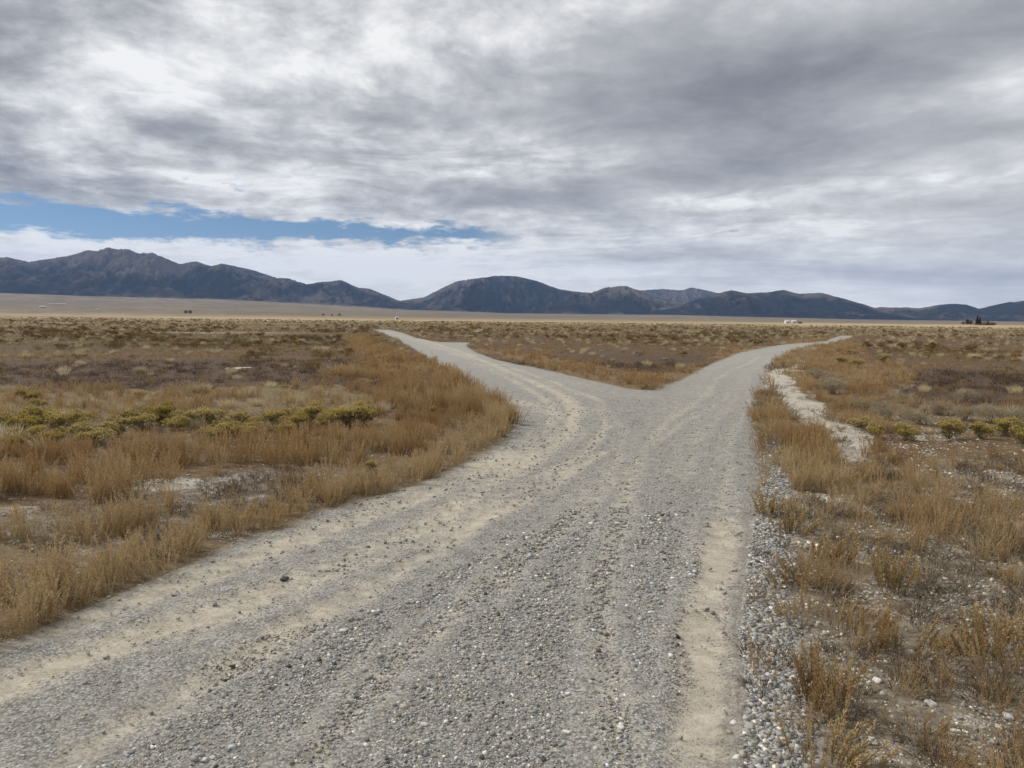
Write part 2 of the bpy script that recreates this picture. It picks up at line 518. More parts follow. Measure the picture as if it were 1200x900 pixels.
# ------------------------------------------------------------------ SKY
SUN_AZ = math.radians(-72)     # left of the view, slightly ahead
SUN_EL = math.radians(38)
SC.world = bpy.data.worlds.new("World"); SC.world.use_nodes = True
wt_ = NT(SC.world.node_tree); wt_.n.clear()
wo = wt_.n.new('ShaderNodeOutputWorld'); bg = wt_.n.new('ShaderNodeBackground')
wt_.l.new(bg.outputs[0], wo.inputs[0])
sky = wt_.n.new('ShaderNodeTexSky'); sky.sky_type = 'NISHITA'; sky.sun_disc = False
sky.sun_elevation = SUN_EL; sky.sun_rotation = SUN_AZ
sky.air_density = 1.0; sky.dust_density = 0.0; sky.ozone_density = 5.0; sky.altitude = 1800
SKY_STR = 0.068
t = wt_
D = t.v('NORMALIZE', t.n.new('ShaderNodeTexCoord').outputs['Generated'])
dx, dy, dz = t.sep(D)
U = t.m('ARCTAN2', dx, dy); V = t.m('ARCSINE', dz)
den = t.m('ADD', t.m('MAXIMUM', dz, 0.0), 0.085)
PL = t.xyz(t.m('DIVIDE', dx, den), t.m('DIVIDE', dy, den), 0.0)
nw = t.noise(PL, 0.8, 3, .5, out=1)
warp = t.v('SUBTRACT', nw, (.5, .5, .5))
PW = t.v('ADD', PL, t.v('SCALE', warp, 0.9))
nA = t.noise(PW, 0.85, 6, .55, .2)
nB = t.noise(PW, 3.6, 9, .60, .1)
nC = t.noise(t.v('MULTIPLY', t.xyz(U, V, 0.0), (16, 27, 1)), 1.0, 7, .62, .1)
UV = t.xyz(U, V, 0.0)
wob = t.v('SUBTRACT', t.noise(t.v('MULTIPLY', UV, (9, 30, 1)), 1.0, 4, .6, out=1), (.5, .5, .5))
UVW = t.v('ADD', UV, t.v('MULTIPLY', wob, (.10, .030, 0)))
BLOBS = [  # px, py, rx, ry, amount (negative = dark base of cloud, positive = thin bright cloud)
    (10, 25, 110, 40, -.22), (30, 88, 80, 22, -.14), (10, 135, 60, 18, -.22), (210, 148, 90, 20, -.30), (440, 140, 110, 16, -.18), (350, 178, 150, 16, -.15),
    (60, 217, 130, 24, -.34), (545, 238, 130, 20, -.26), (150, 195, 150, 18, -.14),
    (880, 105, 240, 55, -.30), (760, 150, 190, 45, -.18), (1010, 75, 150, 35, -.20), (700, 55, 130, 30, -.10), (1150, 148, 190, 18, -.20), (890, 195, 150, 25, -.20),
    (650, 225, 100, 16, -.20), (1140, 240, 130, 16, -.20), (760, 300, 140, 9, -.20), (980, 318, 190, 10, -.16), (1190, 330, 70, 30, -.18), (690, 327, 70, 7, -.14),
    (1180, 30, 120, 60, -.08), (880, 280, 80, 8, -.10), (1000, 205, 120, 12, -.1),
    (140, 75, 70, 26, .26), (330, 62, 90, 30, .16), (170, 112, 70, 16, .18), (430, 40, 70, 18, .12), (300, 95, 60, 20, .14), (560, 38, 90, 20, .12), (480, 85, 90, 22, .06), (60, 135, 60, 14, .14),
    (620, 175, 90, 18, .10), (805, 232, 40, 9, .22), (880, 236, 50, 6, .2), (1010, 262, 170, 16, .20), (450, 305, 330, 32, .22), (90, 272, 170, 14, .26), (650, 322, 140, 9, .14),
    (1180, 95, 50, 24, .20), (500, 200, 180, 14, .05), (260, 212, 120, 12, .22), (340, 222, 110, 9, .16), (980, 355, 260, 14, .08), (480, 262, 90, 5, .1),
]
tot = None
for (px, py, rx, ry, am) in BLOBS:
    a0, e0 = AZEL(np.array(px), np.array(py))
    kx, ky = F / rx / 2.1, F / ry / 2.1
    w = t.n.new('ShaderNodeVectorMath'); w.operation = 'MULTIPLY_ADD'
    t.put(w.inputs[0], UVW); w.inputs[1].default_value = (kx, ky, 0); w.inputs[2].default_value = (-float(a0) * kx, -float(e0) * ky, 0)
    gd = t.n.new('ShaderNodeTexGradient'); gd.gradient_type = 'QUADRATIC_SPHERE'; t.l.new(w.outputs[0], gd.inputs[0])
    tot = t.m('MULTIPLY_ADD', gd.outputs[1], am * (1.2 if am < 0 else 1.25), tot if tot is not None else 0.0)
lowf = t.ss(V, 0.02, 0.16)
val = t.m('ADD', t.ss(V, 0.0, 0.13, .90, .755), tot)
val = t.m('ADD', val, t.m('MULTIPLY', t.m('SUBTRACT', nA, .5), t.m('MULTIPLY_ADD', lowf, .42, .40)))
val = t.m('ADD', val, t.m('MULTIPLY', t.m('SUBTRACT', nB, .5), t.m('MULTIPLY', t.m('MULTIPLY_ADD', lowf, .80, .22), t.ss(t.m('SUBTRACT', val, t.m('MULTIPLY', U, .35)), .35, .85, .35, 1.0))))
val = t.m('ADD', val, t.m('MULTIPLY', t.m('SUBTRACT', nC, .5), t.m('MULTIPLY', t.m('MULTIPLY_ADD', lowf, .50, .32), t.ss(t.m('SUBTRACT', val, t.m('MULTIPLY', U, .35)), .35, .85, .25, 1.0))))
cloud = t.ramp(val, [(0.0, (.17, .175, .20)), (.25, (.25, .255, .28)), (.45, (.37, .378, .40)), (.62, (.52, .525, .54)), (.80, (.72, .725, .73)), (1.0, (.95, .95, .94))])
# opening in the cloud deck low on the left
(a0, e0), (a1, e1) = [tuple(map(float, AZEL(np.array(p[0]), np.array(p[1])))) for p in ((0, 222), (600, 266))]
(c0, f0), (c1_, f1) = [tuple(map(float, AZEL(np.array(p[0]), np.array(p[1])))) for p in ((0, 278), (600, 288))]
uw, vw, _ = t.sep(UVW)
top = t.m('MULTIPLY_ADD', U, (e1 - e0) / (a1 - a0), e0 - a0 * (e1 - e0) / (a1 - a0))
bot = t.m('MULTIPLY_ADD', U, (f1 - f0) / (c1_ - c0), f0 - c0 * (f1 - f0) / (c1_ - c0))
gp = t.m('MINIMUM', t.m('SUBTRACT', top, V), t.m('SUBTRACT', V, bot))
gn = t.noise(t.v('MULTIPLY', UV, (13, 44, 1)), 1.0, 8, .66)
gp = t.m('ADD', gp, t.m('MULTIPLY', t.m('SUBTRACT', gn, .5), .078))
gapm = t.m('MULTIPLY', t.ss(gp, -.003, .010), t.ss(U, .02, -.06))
# small rifts
for (px, py, rx, ry) in ((224, 212, 26, 6), (280, 222, 36, 5), (845, 269, 14, 4)):
    a0, e0 = AZEL(np.array(px), np.array(py))
    w = t.v('MULTIPLY', t.v('SUBTRACT', UVW, (float(a0), float(e0), 0)), (F / rx, F / ry, 0))
    g = t.m('EXPONENT', t.m('MULTIPLY', t.v('DOT_PRODUCT', w, w, out='Value'), -1.0))
    gapm = t.m('MAXIMUM', gapm, t.m('MULTIPLY', t.ss(t.m('ADD', g, t.m('MULTIPLY', t.m('SUBTRACT', gn, .5), 3.0)), .75, 1.2), .7))
skyc = t.v('SCALE', sky.outputs[0], 1.0)
over = t.m('MULTIPLY_ADD', t.ss(V, 0.45, 1.2), .45, 1.0)
cloud = t.mix(t.ss(V, .42, .7), cloud, t.mix(1.0, cloud, (1.02, 1.0, .93), 'MULTIPLY'))
cl = t.v('SCALE', cloud, t.m('DIVIDE', over, SKY_STR))
fin = t.mix(gapm, cl, skyc)
t.l.new(fin, bg.inputs[0]); bg.inputs[1].default_value = SKY_STR
SC.world.cycles.sampling_method = 'NONE'

sl = bpy.data.lights.new("sun", 'SUN'); sl.energy = 3.3; sl.angle = math.radians(8); sl.color = (1.0, .95, .87)
so = bpy.data.objects.new("sun", sl); COL.objects.link(so)
sdv = Vector((math.sin(SUN_AZ) * math.cos(SUN_EL), math.cos(SUN_AZ) * math.cos(SUN_EL), math.sin(SUN_EL)))
so.rotation_euler = sdv.to_track_quat('Z', 'Y').to_euler()
so.location = (0, 0, 30)

# ------------------------------------------------------------------ AIR
hm, t, out = new_mat("air")
pv = t.n.new('ShaderNodeVolumePrincipled')
pv.inputs['Color'].default_value = (.36, .56, 1.0, 1)
pv.inputs['Density'].default_value = 2.3e-5
pv.inputs['Anisotropy'].default_value = 0.2
t.l.new(pv.outputs[0], out.inputs['Volume'])
S = 21500; zb, zt = -60.0, 1500.0
hv = np.array([(x, y, z) for z in (zb, zt) for y in (-S, S) for x in (-S, S)], float)
hf = np.array([(0, 2, 3, 1), (4, 5, 7, 6), (0, 1, 5, 4), (2, 6, 7, 3), (0, 4, 6, 2), (1, 3, 7, 5)])
if 1:
    obj('haze', mk_mesh('haze', hv, hf, mat=hm), kind='stuff', label='thin bluish air between the viewer and the mountains', category='haze')

# ------------------------------------------------------------------ MOUNTAINS
mm, t, out = new_mat("mountain_slopes")
geo = t.n.new('ShaderNodeNewGeometry').outputs['Position']
ba = t.attr('bare')
n1 = t.noise(t.v('SCALE', geo, 1 / 900), 1.0, 8, .68)
n2 = t.noise(t.v('SCALE', geo, 1 / 120), 1.0, 4, .75)
k = t.m('ADD', ba, t.m('ADD', t.m('MULTIPLY', t.m('SUBTRACT', n1, .5), 2.4), t.m('MULTIPLY', t.m('SUBTRACT', n2, .5), 1.4)))
fo = t.mix(n2, (.006, .008, .011), (.026, .028, .030))  # dark forest, with the cloud shadow over the slopes put into its colour
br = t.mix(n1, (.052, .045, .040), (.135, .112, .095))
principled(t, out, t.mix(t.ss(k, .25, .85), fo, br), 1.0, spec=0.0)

RANGES = {
    'mountain_range': dict(pts=[(-420, 350), (-330, 330), (-240, 318), (-170, 303), (-120, 300), (-70, 308), (-30, 305), (0, 301.7), (8, 300.7), (33, 306.7), (67, 301.7), (83, 299), (103, 292.7), (113, 294), (127, 289.3), (137, 292.3), (150, 291.7), (163, 296.7), (178, 296), (200, 305), (210, 309), (230, 306), (247, 311.7), (260, 308.7), (280, 312.7), (300, 317.3), (325, 325.7), (337, 325.7), (360, 333.3), (373, 330.7), (400, 328.3), (420, 337), (433, 338), (463, 350.5), (480, 356), (500, 364)],
                           R0=9000, R1=12500, R2=15500, seed=3, bare=.11, lab='long dark mountain range with a brown double peak on the left'),
    'domed_mountain': dict(pts=[(425, 364), (450, 356), (467, 352.7), (497, 348), (517, 338), (537, 329), (553, 326.7), (580, 323.3), (603, 323.3), (630, 329), (653, 338.3), (683, 342.7), (693, 342.7), (710, 336.7), (733, 334.7), (750, 340.7), (767, 348), (800, 355), (830, 361), (870, 367)],
                           R0=9000, R1=11800, R2=14500, seed=11, bare=.20, lab='dark dome shaped mountain with a pale summit in the middle'),
    'pale_mountain': dict(pts=[(700, 362), (725, 348), (750, 340), (777, 338.3), (800, 340), (810, 336.7), (833, 341), (843, 344), (870, 352), (900, 362)],
                          R0=14800, R1=17000, R2=19500, seed=23, bare=.75, lab='pale brown bare hill peeking out between two dark mountains'),
    'forested_ridge': dict(pts=[(735, 368), (770, 362), (800, 356.7), (827, 347), (857, 340), (873, 343.3), (900, 342.3), (918, 339.6), (937, 344), (963, 343.3), (987, 349.3), (1007, 355), (1023, 360), (1050, 366), (1080, 372)],
                           R0=8800, R1=10600, R2=12800, seed=31, bare=.02, lab='almost black tree covered ridge right of the pale hill'),
    'far_ridge': dict(pts=[(960, 368), (1000, 361), (1040, 359.7), (1060, 360), (1080, 361), (1100, 356.7), (1120, 355.3), (1133, 357), (1147, 361.7), (1160, 358.3), (1180, 354.3), (1200, 352.7), (1260, 343), (1330, 350), (1400, 345), (1500, 362), (1560, 370)],
                      R0=9600, R1=12500, R2=15500, seed=41, bare=.18, lab='low blue grey ridge with two humps at the right end of the horizon'),
}
for nm, q in RANGES.items():
    pts = np.array(q['pts'], float)
    paz, pel = AZEL(pts[:, 0], pts[:, 1])
    az = np.arange(paz[0], paz[-1], math.radians(0.045))
    tgt = np.tan(np.interp(az, paz, pel))
    tgt = tgt + 0.0016 * (fbm(az * 150, az * 0, q['seed'], 6, .6) - .5)
    ebase = np.interp(az, b_az, np.tan(b_el))
    nv = 150
    v = np.linspace(0, 1, nv)
    R = np.where(v < .6, q['R0'] + (q['R1'] - q['R0']) * v / .6, q['R1'] + (q['R2'] - q['R1']) * (v - .6) / .4)
    A, VV = np.meshgrid(az, v); RRm = R[:, None] * np.ones_like(A)
    x = RRm * np.sin(A); y = RRm * np.cos(A)
    ground = np.maximum(ebase, .002)[None, :] * R_FAN - 25
    crest = np.maximum(tgt * q['R1'] - ground[0], 5)[None, :]
    sh = np.where(VV < .6, (VV / .6) ** 1.25, ((1 - VV) / .4) ** 1.1)
    env = np.where(VV < .6, np.sin(np.clip(VV / .6, 0, 1) * math.pi) ** .8 * .75 + .25 * np.clip(VV / .2, 0, 1), .25 * (1 - VV) / .4)
    wx = x + 500 * (fbm(x / 1500, y / 1500, q['seed'] + 5, 3) - .5); wy = y + 500 * (fbm(x / 1500, y / 1500, q['seed'] + 9, 3) - .5)
    rg = ridged(wx / 1150, wy / 2400, q['seed'], 6, .52)
    rg2 = ridged(wx / 420, wy / 800, q['seed'] + 50, 4, .55)
    rg3 = ridged(wx / 150, wy / 260, q['seed'] + 90, 3, .55)
    zz = crest * (sh + env * (1.05 * (rg - .62) + .50 * (rg2 - .6) + .22 * (rg3 - .6)))
    # foothill skirts
    zz = np.maximum(zz, 40 * VV) + 14 * (rg2 - .6)
    zz = np.maximum(zz, 0) * np.where(VV > .97, 0.0, 1.0)
    zt_ = ground + zz
    app = (zt_ - H_EYE) / RRm
    mxa = app.max(0)
    # scale heights above the base so each column reaches its own skyline
    kk = np.clip((tgt * RRm[app.argmax(0), np.arange(len(az))] - ground[0]) / np.maximum(zt_[app.argmax(0), np.arange(len(az))] - ground[0], 20), .3, 2.2)
    ker = np.ones(5) / 5
    kk = np.convolve(np.pad(kk, 2, mode='edge'), ker, 'valid')
    zt_ = ground + zz * kk[None, :]
    zt_[0] -= 40
    zt_[-1] = -25
    relh = zz / np.maximum(crest, 60)
    bare = q['bare'] + .55 * (rg2 - .6) + .5 * (rg3 - .6) + .34 * (fbm(x / 1400, y / 1400, q['seed'] + 70, 4) - .5) + .55 * (rg - .62)  # bare patches; paler ridges and darker gullies also paint in relief shading
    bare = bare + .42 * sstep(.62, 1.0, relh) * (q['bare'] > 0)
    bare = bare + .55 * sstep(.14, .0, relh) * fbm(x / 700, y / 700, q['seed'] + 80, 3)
    if nm == 'mountain_range':
        pxx, _ = PX(x.ravel(), y.ravel()); pxx = pxx.reshape(x.shape)
        bare = bare + .40 * np.exp(-((pxx - 170) / 75) ** 2) * sstep(.35, .7, relh) + .45 * np.exp(-((pxx - 345) / 70) ** 2) * sstep(.6, .2, relh)
    n_az = len(az)
    idx = np.arange(nv * n_az).reshape(nv, n_az)
    f = np.stack([idx[:-1, :-1], idx[:-1, 1:], idx[1:, 1:], idx[1:, :-1]], -1).reshape(-1, 4)
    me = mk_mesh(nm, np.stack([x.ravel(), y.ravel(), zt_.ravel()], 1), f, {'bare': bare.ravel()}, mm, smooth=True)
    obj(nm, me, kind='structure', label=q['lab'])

# ------------------------------------------------------------------ STONES
CHIP = np.array([(x, y, z) for z in (-1, 1) for y in (-1, 1) for x in (-1, 1)], float) * .78
CHF = np.array([(0, 2, 3), (0, 3, 1), (4, 5, 7), (4, 7, 6), (0, 1, 5), (0, 5, 4), (2, 6, 7), (2, 7, 3), (0, 4, 6), (0, 6, 2), (1, 3, 7), (1, 7, 5)])

sm, t, out = new_mat("stone")
sc_ = t.attr('tone', 'Color')
geo = t.n.new('ShaderNodeNewGeometry').outputs['Position']
nz = t.noise(geo, 240.0, 3, .65)
principled(t, out, t.mix(t.m('MULTIPLY', t.ss(nz, .4, .7), .5), sc_, t.v('SCALE', sc_, .62)), .85, nz, .3, .002, .25)


def tones(n, white=.10, dark=.10):
    v = rng.beta(2.2, 2.6, n) * .34 + .125
    v = np.where(rng.random(n) < white, rng.uniform(.5, .72, n), v)
    v = np.where(rng.random(n) < dark, rng.uniform(.05, .11, n), v)
    h = rng.normal(0, 1, n)
    c = np.stack([v * (1 + .05 * h + .04), v * (1 + .005 * h), v * (1 - .06 * h - .06)], 1)
    return np.clip(c, .02, .8)


def stones_mesh(name, x, y, r, col, sink=.25):
    n = len(x)
    z = ground_z(x, y)
    v = CHIP[None] * (1 + .5 * (rng.random((n, 8, 1)) - .5)) + .34 * (rng.random((n, 8, 3)) - .5)
    sx = rng.uniform(.8, 1.35, (n, 1)); sy = rng.uniform(.65, 1.0, (n, 1)); sz = rng.uniform(.42, .8, (n, 1))
    v = v * np.stack([sx, sy, sz], -1)
    tl = rng.normal(0, .35, n); c, s = np.cos(tl)[:, None], np.sin(tl)[:, None]
    vy = v[..., 1] * c - v[..., 2] * s; vz = v[..., 1] * s + v[..., 2] * c
    a = rng.uniform(0, 6.28, n); c, s = np.cos(a)[:, None], np.sin(a)[:, None]
    vx = v[..., 0] * c - vy * s; vy = v[..., 0] * s + vy * c
    v = np.stack([vx, vy, vz], -1) * r[:, None, None]
    v += np.stack([x, y, z + r * (sz[:, 0] * .5 - sink + .15)], -1)[:, None, :]
    f = (CHF[None] + 8 * np.arange(n)[:, None, None]).reshape(-1, 3)
    return mk_mesh(name, v.reshape(-1, 3), f, {'tone': np.repeat(col, 8, 0)}, sm)


def sector(n, r0, r1, az=46, seed=None):
    rr_ = np.sqrt(rng.uniform(r0 * r0, r1 * r1, n)); aa = np.radians(rng.uniform(-az, az, n))
    return rr_ * np.sin(aa), rr_ * np.cos(aa)


def area(r0, r1, az=46):
    return math.radians(az) * (r1 * r1 - r0 * r0)


gx, gy, gr_, gc = [], [], [], []
EDG = np.concatenate([[1.6], np.geomspace(2.4, 19, 14)])
for r0, r1 in zip(EDG[:-1], EDG[1:]):
    rm = .5 * (r0 + r1)
    med = max(.0029, .00092 * rm)
    n = int(.15 / med ** 2 * area(r0, r1) * (1 - sstep(9, 19, rm)) * (.6 if rm < 2.4 else 1))
    x, y = sector(n, r0, r1)
    med = np.maximum(.0029, .00092 * np.hypot(x, y))
    s_ = road_sd(x, y); rd_ = s_ > -.03
    tk_ = tracks(x, y) * rd_
    be = (sdist(BERM, x, y) + .3 * (fbm(x * 4, y * 4, 13, 3) - .5) > 0) & ~rd_
    co = sdist(COARSE, x, y) + .7 * (fbm(x * 1.6, y * 1.6, 14, 3) - .5) > 0
    cl_ = sstep(.3, .7, fbm(x * 5, y * 5, 55, 3))
    p = np.where(rd_, np.where(co, .26 + .50 * cl_, .04 + .16 * cl_) * (1 - .86 * np.clip(tk_ * 1.15, 0, 1)), 0)
    p = np.where(be, 1.0, p)
    sp = (~rd_) & (~be) & (x > 0) & ~inside(PATH, x, y)
    p = np.where(sp, .08 + .22 * sstep(.45, .65, fbm(x * 2, y * 2, 56, 3)), p)
    p = np.where((~rd_) & (~be) & (x < 0), .05, p)
    keep = rng.random(n) < p
    x, y, be, sp, co = x[keep], y[keep], be[keep], sp[keep], co[keep]
    k = len(x); med = med[keep]
    r = med * np.exp(rng.normal(0, .52, k)) * np.where(be, 1.0 + .0028 / med, np.where(sp, 1.15, np.where(co, 1.08, .85)))
    c = tones(k, .07, .04); c2_ = tones(k, .16, .03)
    c = np.where((~co & ~be & ~sp)[:, None], .5 * np.clip(c, .14, 1) + .5 * np.array((.31, .28, .235)), c)
    c = np.where(sp[:, None], c2_ * np.array((1.05, 1.0, .92)), c)
    gx.append(x); gy.append(y); gr_.append(np.minimum(r, .0155)); gc.append(c)
gx, gy, gr_, gc = map(np.concatenate, (gx, gy, gr_, gc))
print('stones', len(gx))
obj('gravel', stones_mesh('gravel', gx, gy, gr_, gc), kind='stuff', label='loose grey and white gravel strewn over the road and its shoulder', category='gravel')

STONES = [
    (333, 679, 11, .07, 'dark flat stone lying alone near the grassy edge of the left wheel track'),
    (402, 741, 10, .46, 'pale oblong stone on the gravel next to a round grey one'),
    (406, 753, 8, .27, 'round grey stone just in front of a pale oblong stone'),
    (385, 758, 8, .09, 'small dark stone left of the round grey stone on the road'),
    (444, 716, 7, .5, 'small whitish stone on the upper edge of the coarse gravel'),
    (498, 849, 9, .62, 'white stone in the middle of the coarse gravel, topmost of the bright ones'),
    (597, 861, 10, .40, 'square edged light grey stone in the bottom centre of the road'),
    (250, 889, 10, .42, 'pale stone at the bottom edge of the road, leftmost of the large ones'),
    (763, 717, 8, .58, 'whitish stone beside the sandy wheel track on the right, highest one there'),
    (707, 854, 8, .06, 'black stone among pale stones left of the sandy wheel track'),
    (694, 796, 9, .16, 'dark grey stone with a tan patch of dust to its left'),
    (664, 859, 10, .60, 'pale white stone between a black stone and a whitish stone at the bottom'),
    (636, 866, 9, .52, 'whitish stone left of the pale white stone at the bottom of the road'),
    (744, 878, 9, .30, 'grey stone at the edge of the sandy wheel track near the bottom'),
    (727, 853, 11, .50, 'long flat pale stone right of the black stone'),
    (1090, 825, 13, .66, 'large flat white stone among the weeds at the bottom right'),
    (1182, 840, 13, .68, 'flat white stone nearest the lower right corner'),
    (1120, 860, 9, .62, 'white stone below the large flat white stone on the right'),
    (1017, 873, 14, .50, 'pale angular stone right of the foreground weed'),
    (1027, 797, 11, .60, 'white stone on bare ground right of the tall foreground weed'),
    (878, 854, 16, .32, 'big blue grey stone in the gravel berm beside the sandy track'),
    (860, 849, 9, .66, 'white stone touching the sandy track at the foot of the gravel berm'),
    (863, 889, 10, .64, 'white stone in the gravel berm at the very bottom of the frame'),
    (904, 708, 9, .5, 'light grey stone half way up the gravel berm'),
]
for px, py, wpx, tone, lab in STONES:
    tone = min(tone, .54)
    x, y = W(np.array([px]), np.array([py]))
    d = math.hypot(x[0], y[0])
    me = stones_mesh('stone', np.zeros(1), np.zeros(1), np.array([wpx / F * d * .48]), np.array([[tone * 1.02, tone, tone * .95]]), .1)
    # finer surface: one subdivision with a little roughness
    o = obj('stone', me, loc=(x[0], y[0], float(ground_z(x, y)[0])), label=lab, category='stone', group='loose stones on the road and shoulder')
    o.scale = (1.0, 1.0, .62)
    md = o.modifiers.new('b', 'BEVEL'); md.width = wpx / F * d * .10; md.segments = 2; md.limit_method = 'NONE'

# ------------------------------------------------------------------ PLANT MESHES
def norm(v):
    return v / np.maximum(np.linalg.norm(v, axis=-1, keepdims=True), 1e-9)


def leaves(p, d, L, w):
    """one pointed, slightly cupped leaf per row"""
    n = len(p)
    s = norm(np.cross(d, rng.normal(0, 1, (n, 3))))
    L = L[:, None]; w = w[:, None]
    m = p + d * L * .45
    v = np.stack([p, m + s * w, p + d * L, m - s * w], 1).reshape(-1, 3)
    f = np.arange(4 * n).reshape(n, 4)
    return v, f


def ribbons(pts, w):
    """pts (n, k, 3), w (n, k): flat tapering blades"""
    n, k, _ = pts.shape
    d = norm(pts[:, -1] - pts[:, 0])
    s = norm(np.cross(d, rng.normal(0, 1, (n, 3))))[:, None, :] * w[..., None]
    v = np.stack([pts - s, pts + s], 2).reshape(-1, 3)
    b = (np.arange(n)[:, None] * 2 * k + 2 * np.arange(k - 1)[None]).ravel()
    f = np.stack([b, b + 1, b + 3, b + 2], 1)
    return v, f


def join(parts):
    V, Fc, A, o = [], [], [], 0
    for (v, f), a in parts:
        V.append(v); Fc.append(f + o); A.append(np.repeat(a, len(v) // len(a))); o += len(v)
    return np.concatenate(V), np.concatenate(Fc), np.concatenate(A)


def weed_parts(ns, nl, h, spread, leaf=.026, lean=.35, bend=(0, 0), plume=.020, lw=.16):
    """upright dry weed: plume-like seed stalks (foliage) on thin stems"""
    b = rng.normal(0, spread * .45, (ns, 2))
    dirv = b / max(spread, .01) * lean + rng.normal(0, .10, (ns, 2)) + np.array(bend)
    H = h * rng.uniform(.45, 1.0, ns) * (1 - .25 * np.clip(np.linalg.norm(b, axis=1) / spread, 0, 1))
    T = np.linspace(0, 1, 5)
    cx = b[:, None, 0] + dirv[:, None, 0] * H[:, None] * T ** 1.4
    cy = b[:, None, 1] + dirv[:, None, 1] * H[:, None] * T ** 1.4
    cz = H[:, None] * T * np.sqrt(np.clip(1 - .3 * (dirv ** 2).sum(1), .2, 1))[:, None]
    st = np.stack([cx, cy, cz], -1)
    stem = ribbons(st, np.outer(np.full(ns, .0022), np.linspace(1, .4, 5)))
    # leaves along
    i = np.repeat(np.arange(ns), nl)
    tt = rng.beta(1.6, 1.1, len(i)) * .93 + .05
    k = np.minimum((tt * 4).astype(int), 3); fr = tt * 4 - k
    p = st[i, k] * (1 - fr[:, None]) + st[i, k + 1] * fr[:, None]
    ax = norm(st[i, k + 1] - st[i, k])
    rad = norm(np.cross(ax, rng.normal(0, 1, (len(i), 3))))
    wd = plume * (1.1 - tt) ** .6 * rng.uniform(.2, 1, len(i))
    p = p + rad * wd[:, None] * .5
    d = norm(ax * rng.uniform(.5, 1.5, len(i))[:, None] + rad * rng.uniform(.3, 1.0, len(i))[:, None])
    L = leaf * rng.uniform(.6, 1.25, len(i)) * (1.15 - .5 * tt)
    fol = leaves(p, d, L, L * lw)
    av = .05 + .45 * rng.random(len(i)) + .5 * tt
    return (stem, rng.random(ns) * .5), (fol, av)


def tuft_parts(nb, h, spread, lean=.8, w=.0028):
    a = rng.uniform(0, 6.28, nb); r = np.sqrt(rng.random(nb))
    bx, by = spread * .45 * r * np.cos(a), spread * .45 * r * np.sin(a)
    ln = lean * r * rng.uniform(.5, 1.2, nb)
    H = h * rng.uniform(.55, 1, nb) * (1 - .25 * r)
    T = np.linspace(0, 1, 4)
    z = H[:, None] * (T - .22 * ln[:, None] * T ** 2)
    q = ln[:, None] * H[:, None] * T ** 1.5
    a2 = a + rng.normal(0, .4, nb)
    pts = np.stack([bx[:, None] + q * np.cos(a2)[:, None], by[:, None] + q * np.sin(a2)[:, None], z], -1)
    return ribbons(pts, np.outer(w * rng.uniform(.6, 1.3, nb), (1, .9, .7, .15))), .2 + .8 * rng.random(nb)


def bush_parts(nst, nl, R, H, leaf=.03, lw=.12, lumps=7):
    """rounded bush made of lobes: returns stems, foliage, caps (positions for flowers)"""
    la = rng.uniform(0, 6.28, lumps); lr = np.sqrt(rng.random(lumps)) * R * .72
    lc = np.stack([lr * np.cos(la), lr * np.sin(la), H * rng.uniform(.28, .74, lumps)], 1)
    ls = R * rng.uniform(.22, .50, lumps)
    i = rng.integers(0, lumps, nl)
    d = norm(rng.normal(0, 1, (nl, 3)) * np.array((1, 1, .9)) + np.array((0, 0, .35)))
    rad = rng.uniform(.35, 1.0, nl) ** .5 * (1 + .22 * rng.random(nl) ** 4)
    p = lc[i] + d * (ls[i] * rad)[:, None] * np.array((1, 1, H / R * .62))
    p[:, 2] = np.maximum(p[:, 2], .02)
    dd = norm(d + np.array((0, 0, .8)) + rng.normal(0, .35, (nl, 3)))
    L = leaf * rng.uniform(.6, 1.3, nl)
    fol = leaves(p - dd * L[:, None] * .5, dd, L, L * lw)
    j = rng.integers(0, nl, nst)
    T = np.linspace(0, 1, 4)[None, :, None]
    root = np.concatenate([rng.normal(0, R * .12, (nst, 2)), np.zeros((nst, 1))], 1)
    st = root[:, None] * (1 - T) + p[j][:, None] * T
    st[:, 1:3, :2] *= np.array((.8, .92))[None, :, None]
    stem = ribbons(st, np.outer(np.full(nst, .0035), (1, .8, .6, .3)))
    top = p[(rad > .82) & (d[:, 2] > .15)]
    return (stem, rng.random(nst) * .5), (fol, .15 + .35 * rng.random(nl) + .5 * np.clip(p[:, 2] / H, 0, 1) * 0 + .3 * rng.random(nl)), top


def flower_part(top, n, size=.022):
    c = top[rng.integers(0, len(top), n)] + rng.normal(0, .012, (n, 3)) + np.array((0, 0, .012))
    d = norm(rng.normal(0, .7, (n, 3)) + np.array((0, 0, 1)))
    L = size * rng.uniform(.5, 1.1, n)
    return leaves(c, d, L, L * .38), rng.random(n)


def plant_mat(name, cols, trans=.25, inst=True, lo=.55, hi=1.35, fixed=None):
    """cols: 3 albedo colours picked by the plant's own tint"""
    m, t, out = new_mat(name)
    v = t.attr('v')
    rnd = t.n.new('ShaderNodeObjectInfo').outputs['Random']
    if inst:
        tint = t.m('ADD', t.attr('tint', 'Fac', 'INSTANCER'), t.m('MULTIPLY', t.m('SUBTRACT', rnd, .5), .36))
    else:
        tint = rnd
    c = t.ramp(tint, [(0.0, cols[0]), (.5, cols[1]), (1.0, cols[2])])
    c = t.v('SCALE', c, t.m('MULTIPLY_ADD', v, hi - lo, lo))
    d = t.n.new('ShaderNodeBsdfDiffuse'); t.put(d.inputs[0], c)
    tr_ = t.n.new('ShaderNodeBsdfTranslucent'); t.put(tr_.inputs[0], c)
    mx = t.n.new('ShaderNodeMixShader'); mx.inputs[0].default_value = trans
    t.l.new(d.outputs[0], mx.inputs[1]); t.l.new(tr_.outputs[0], mx.inputs[2]); t.l.new(mx.outputs[0], out.inputs['Surface'])
    return m


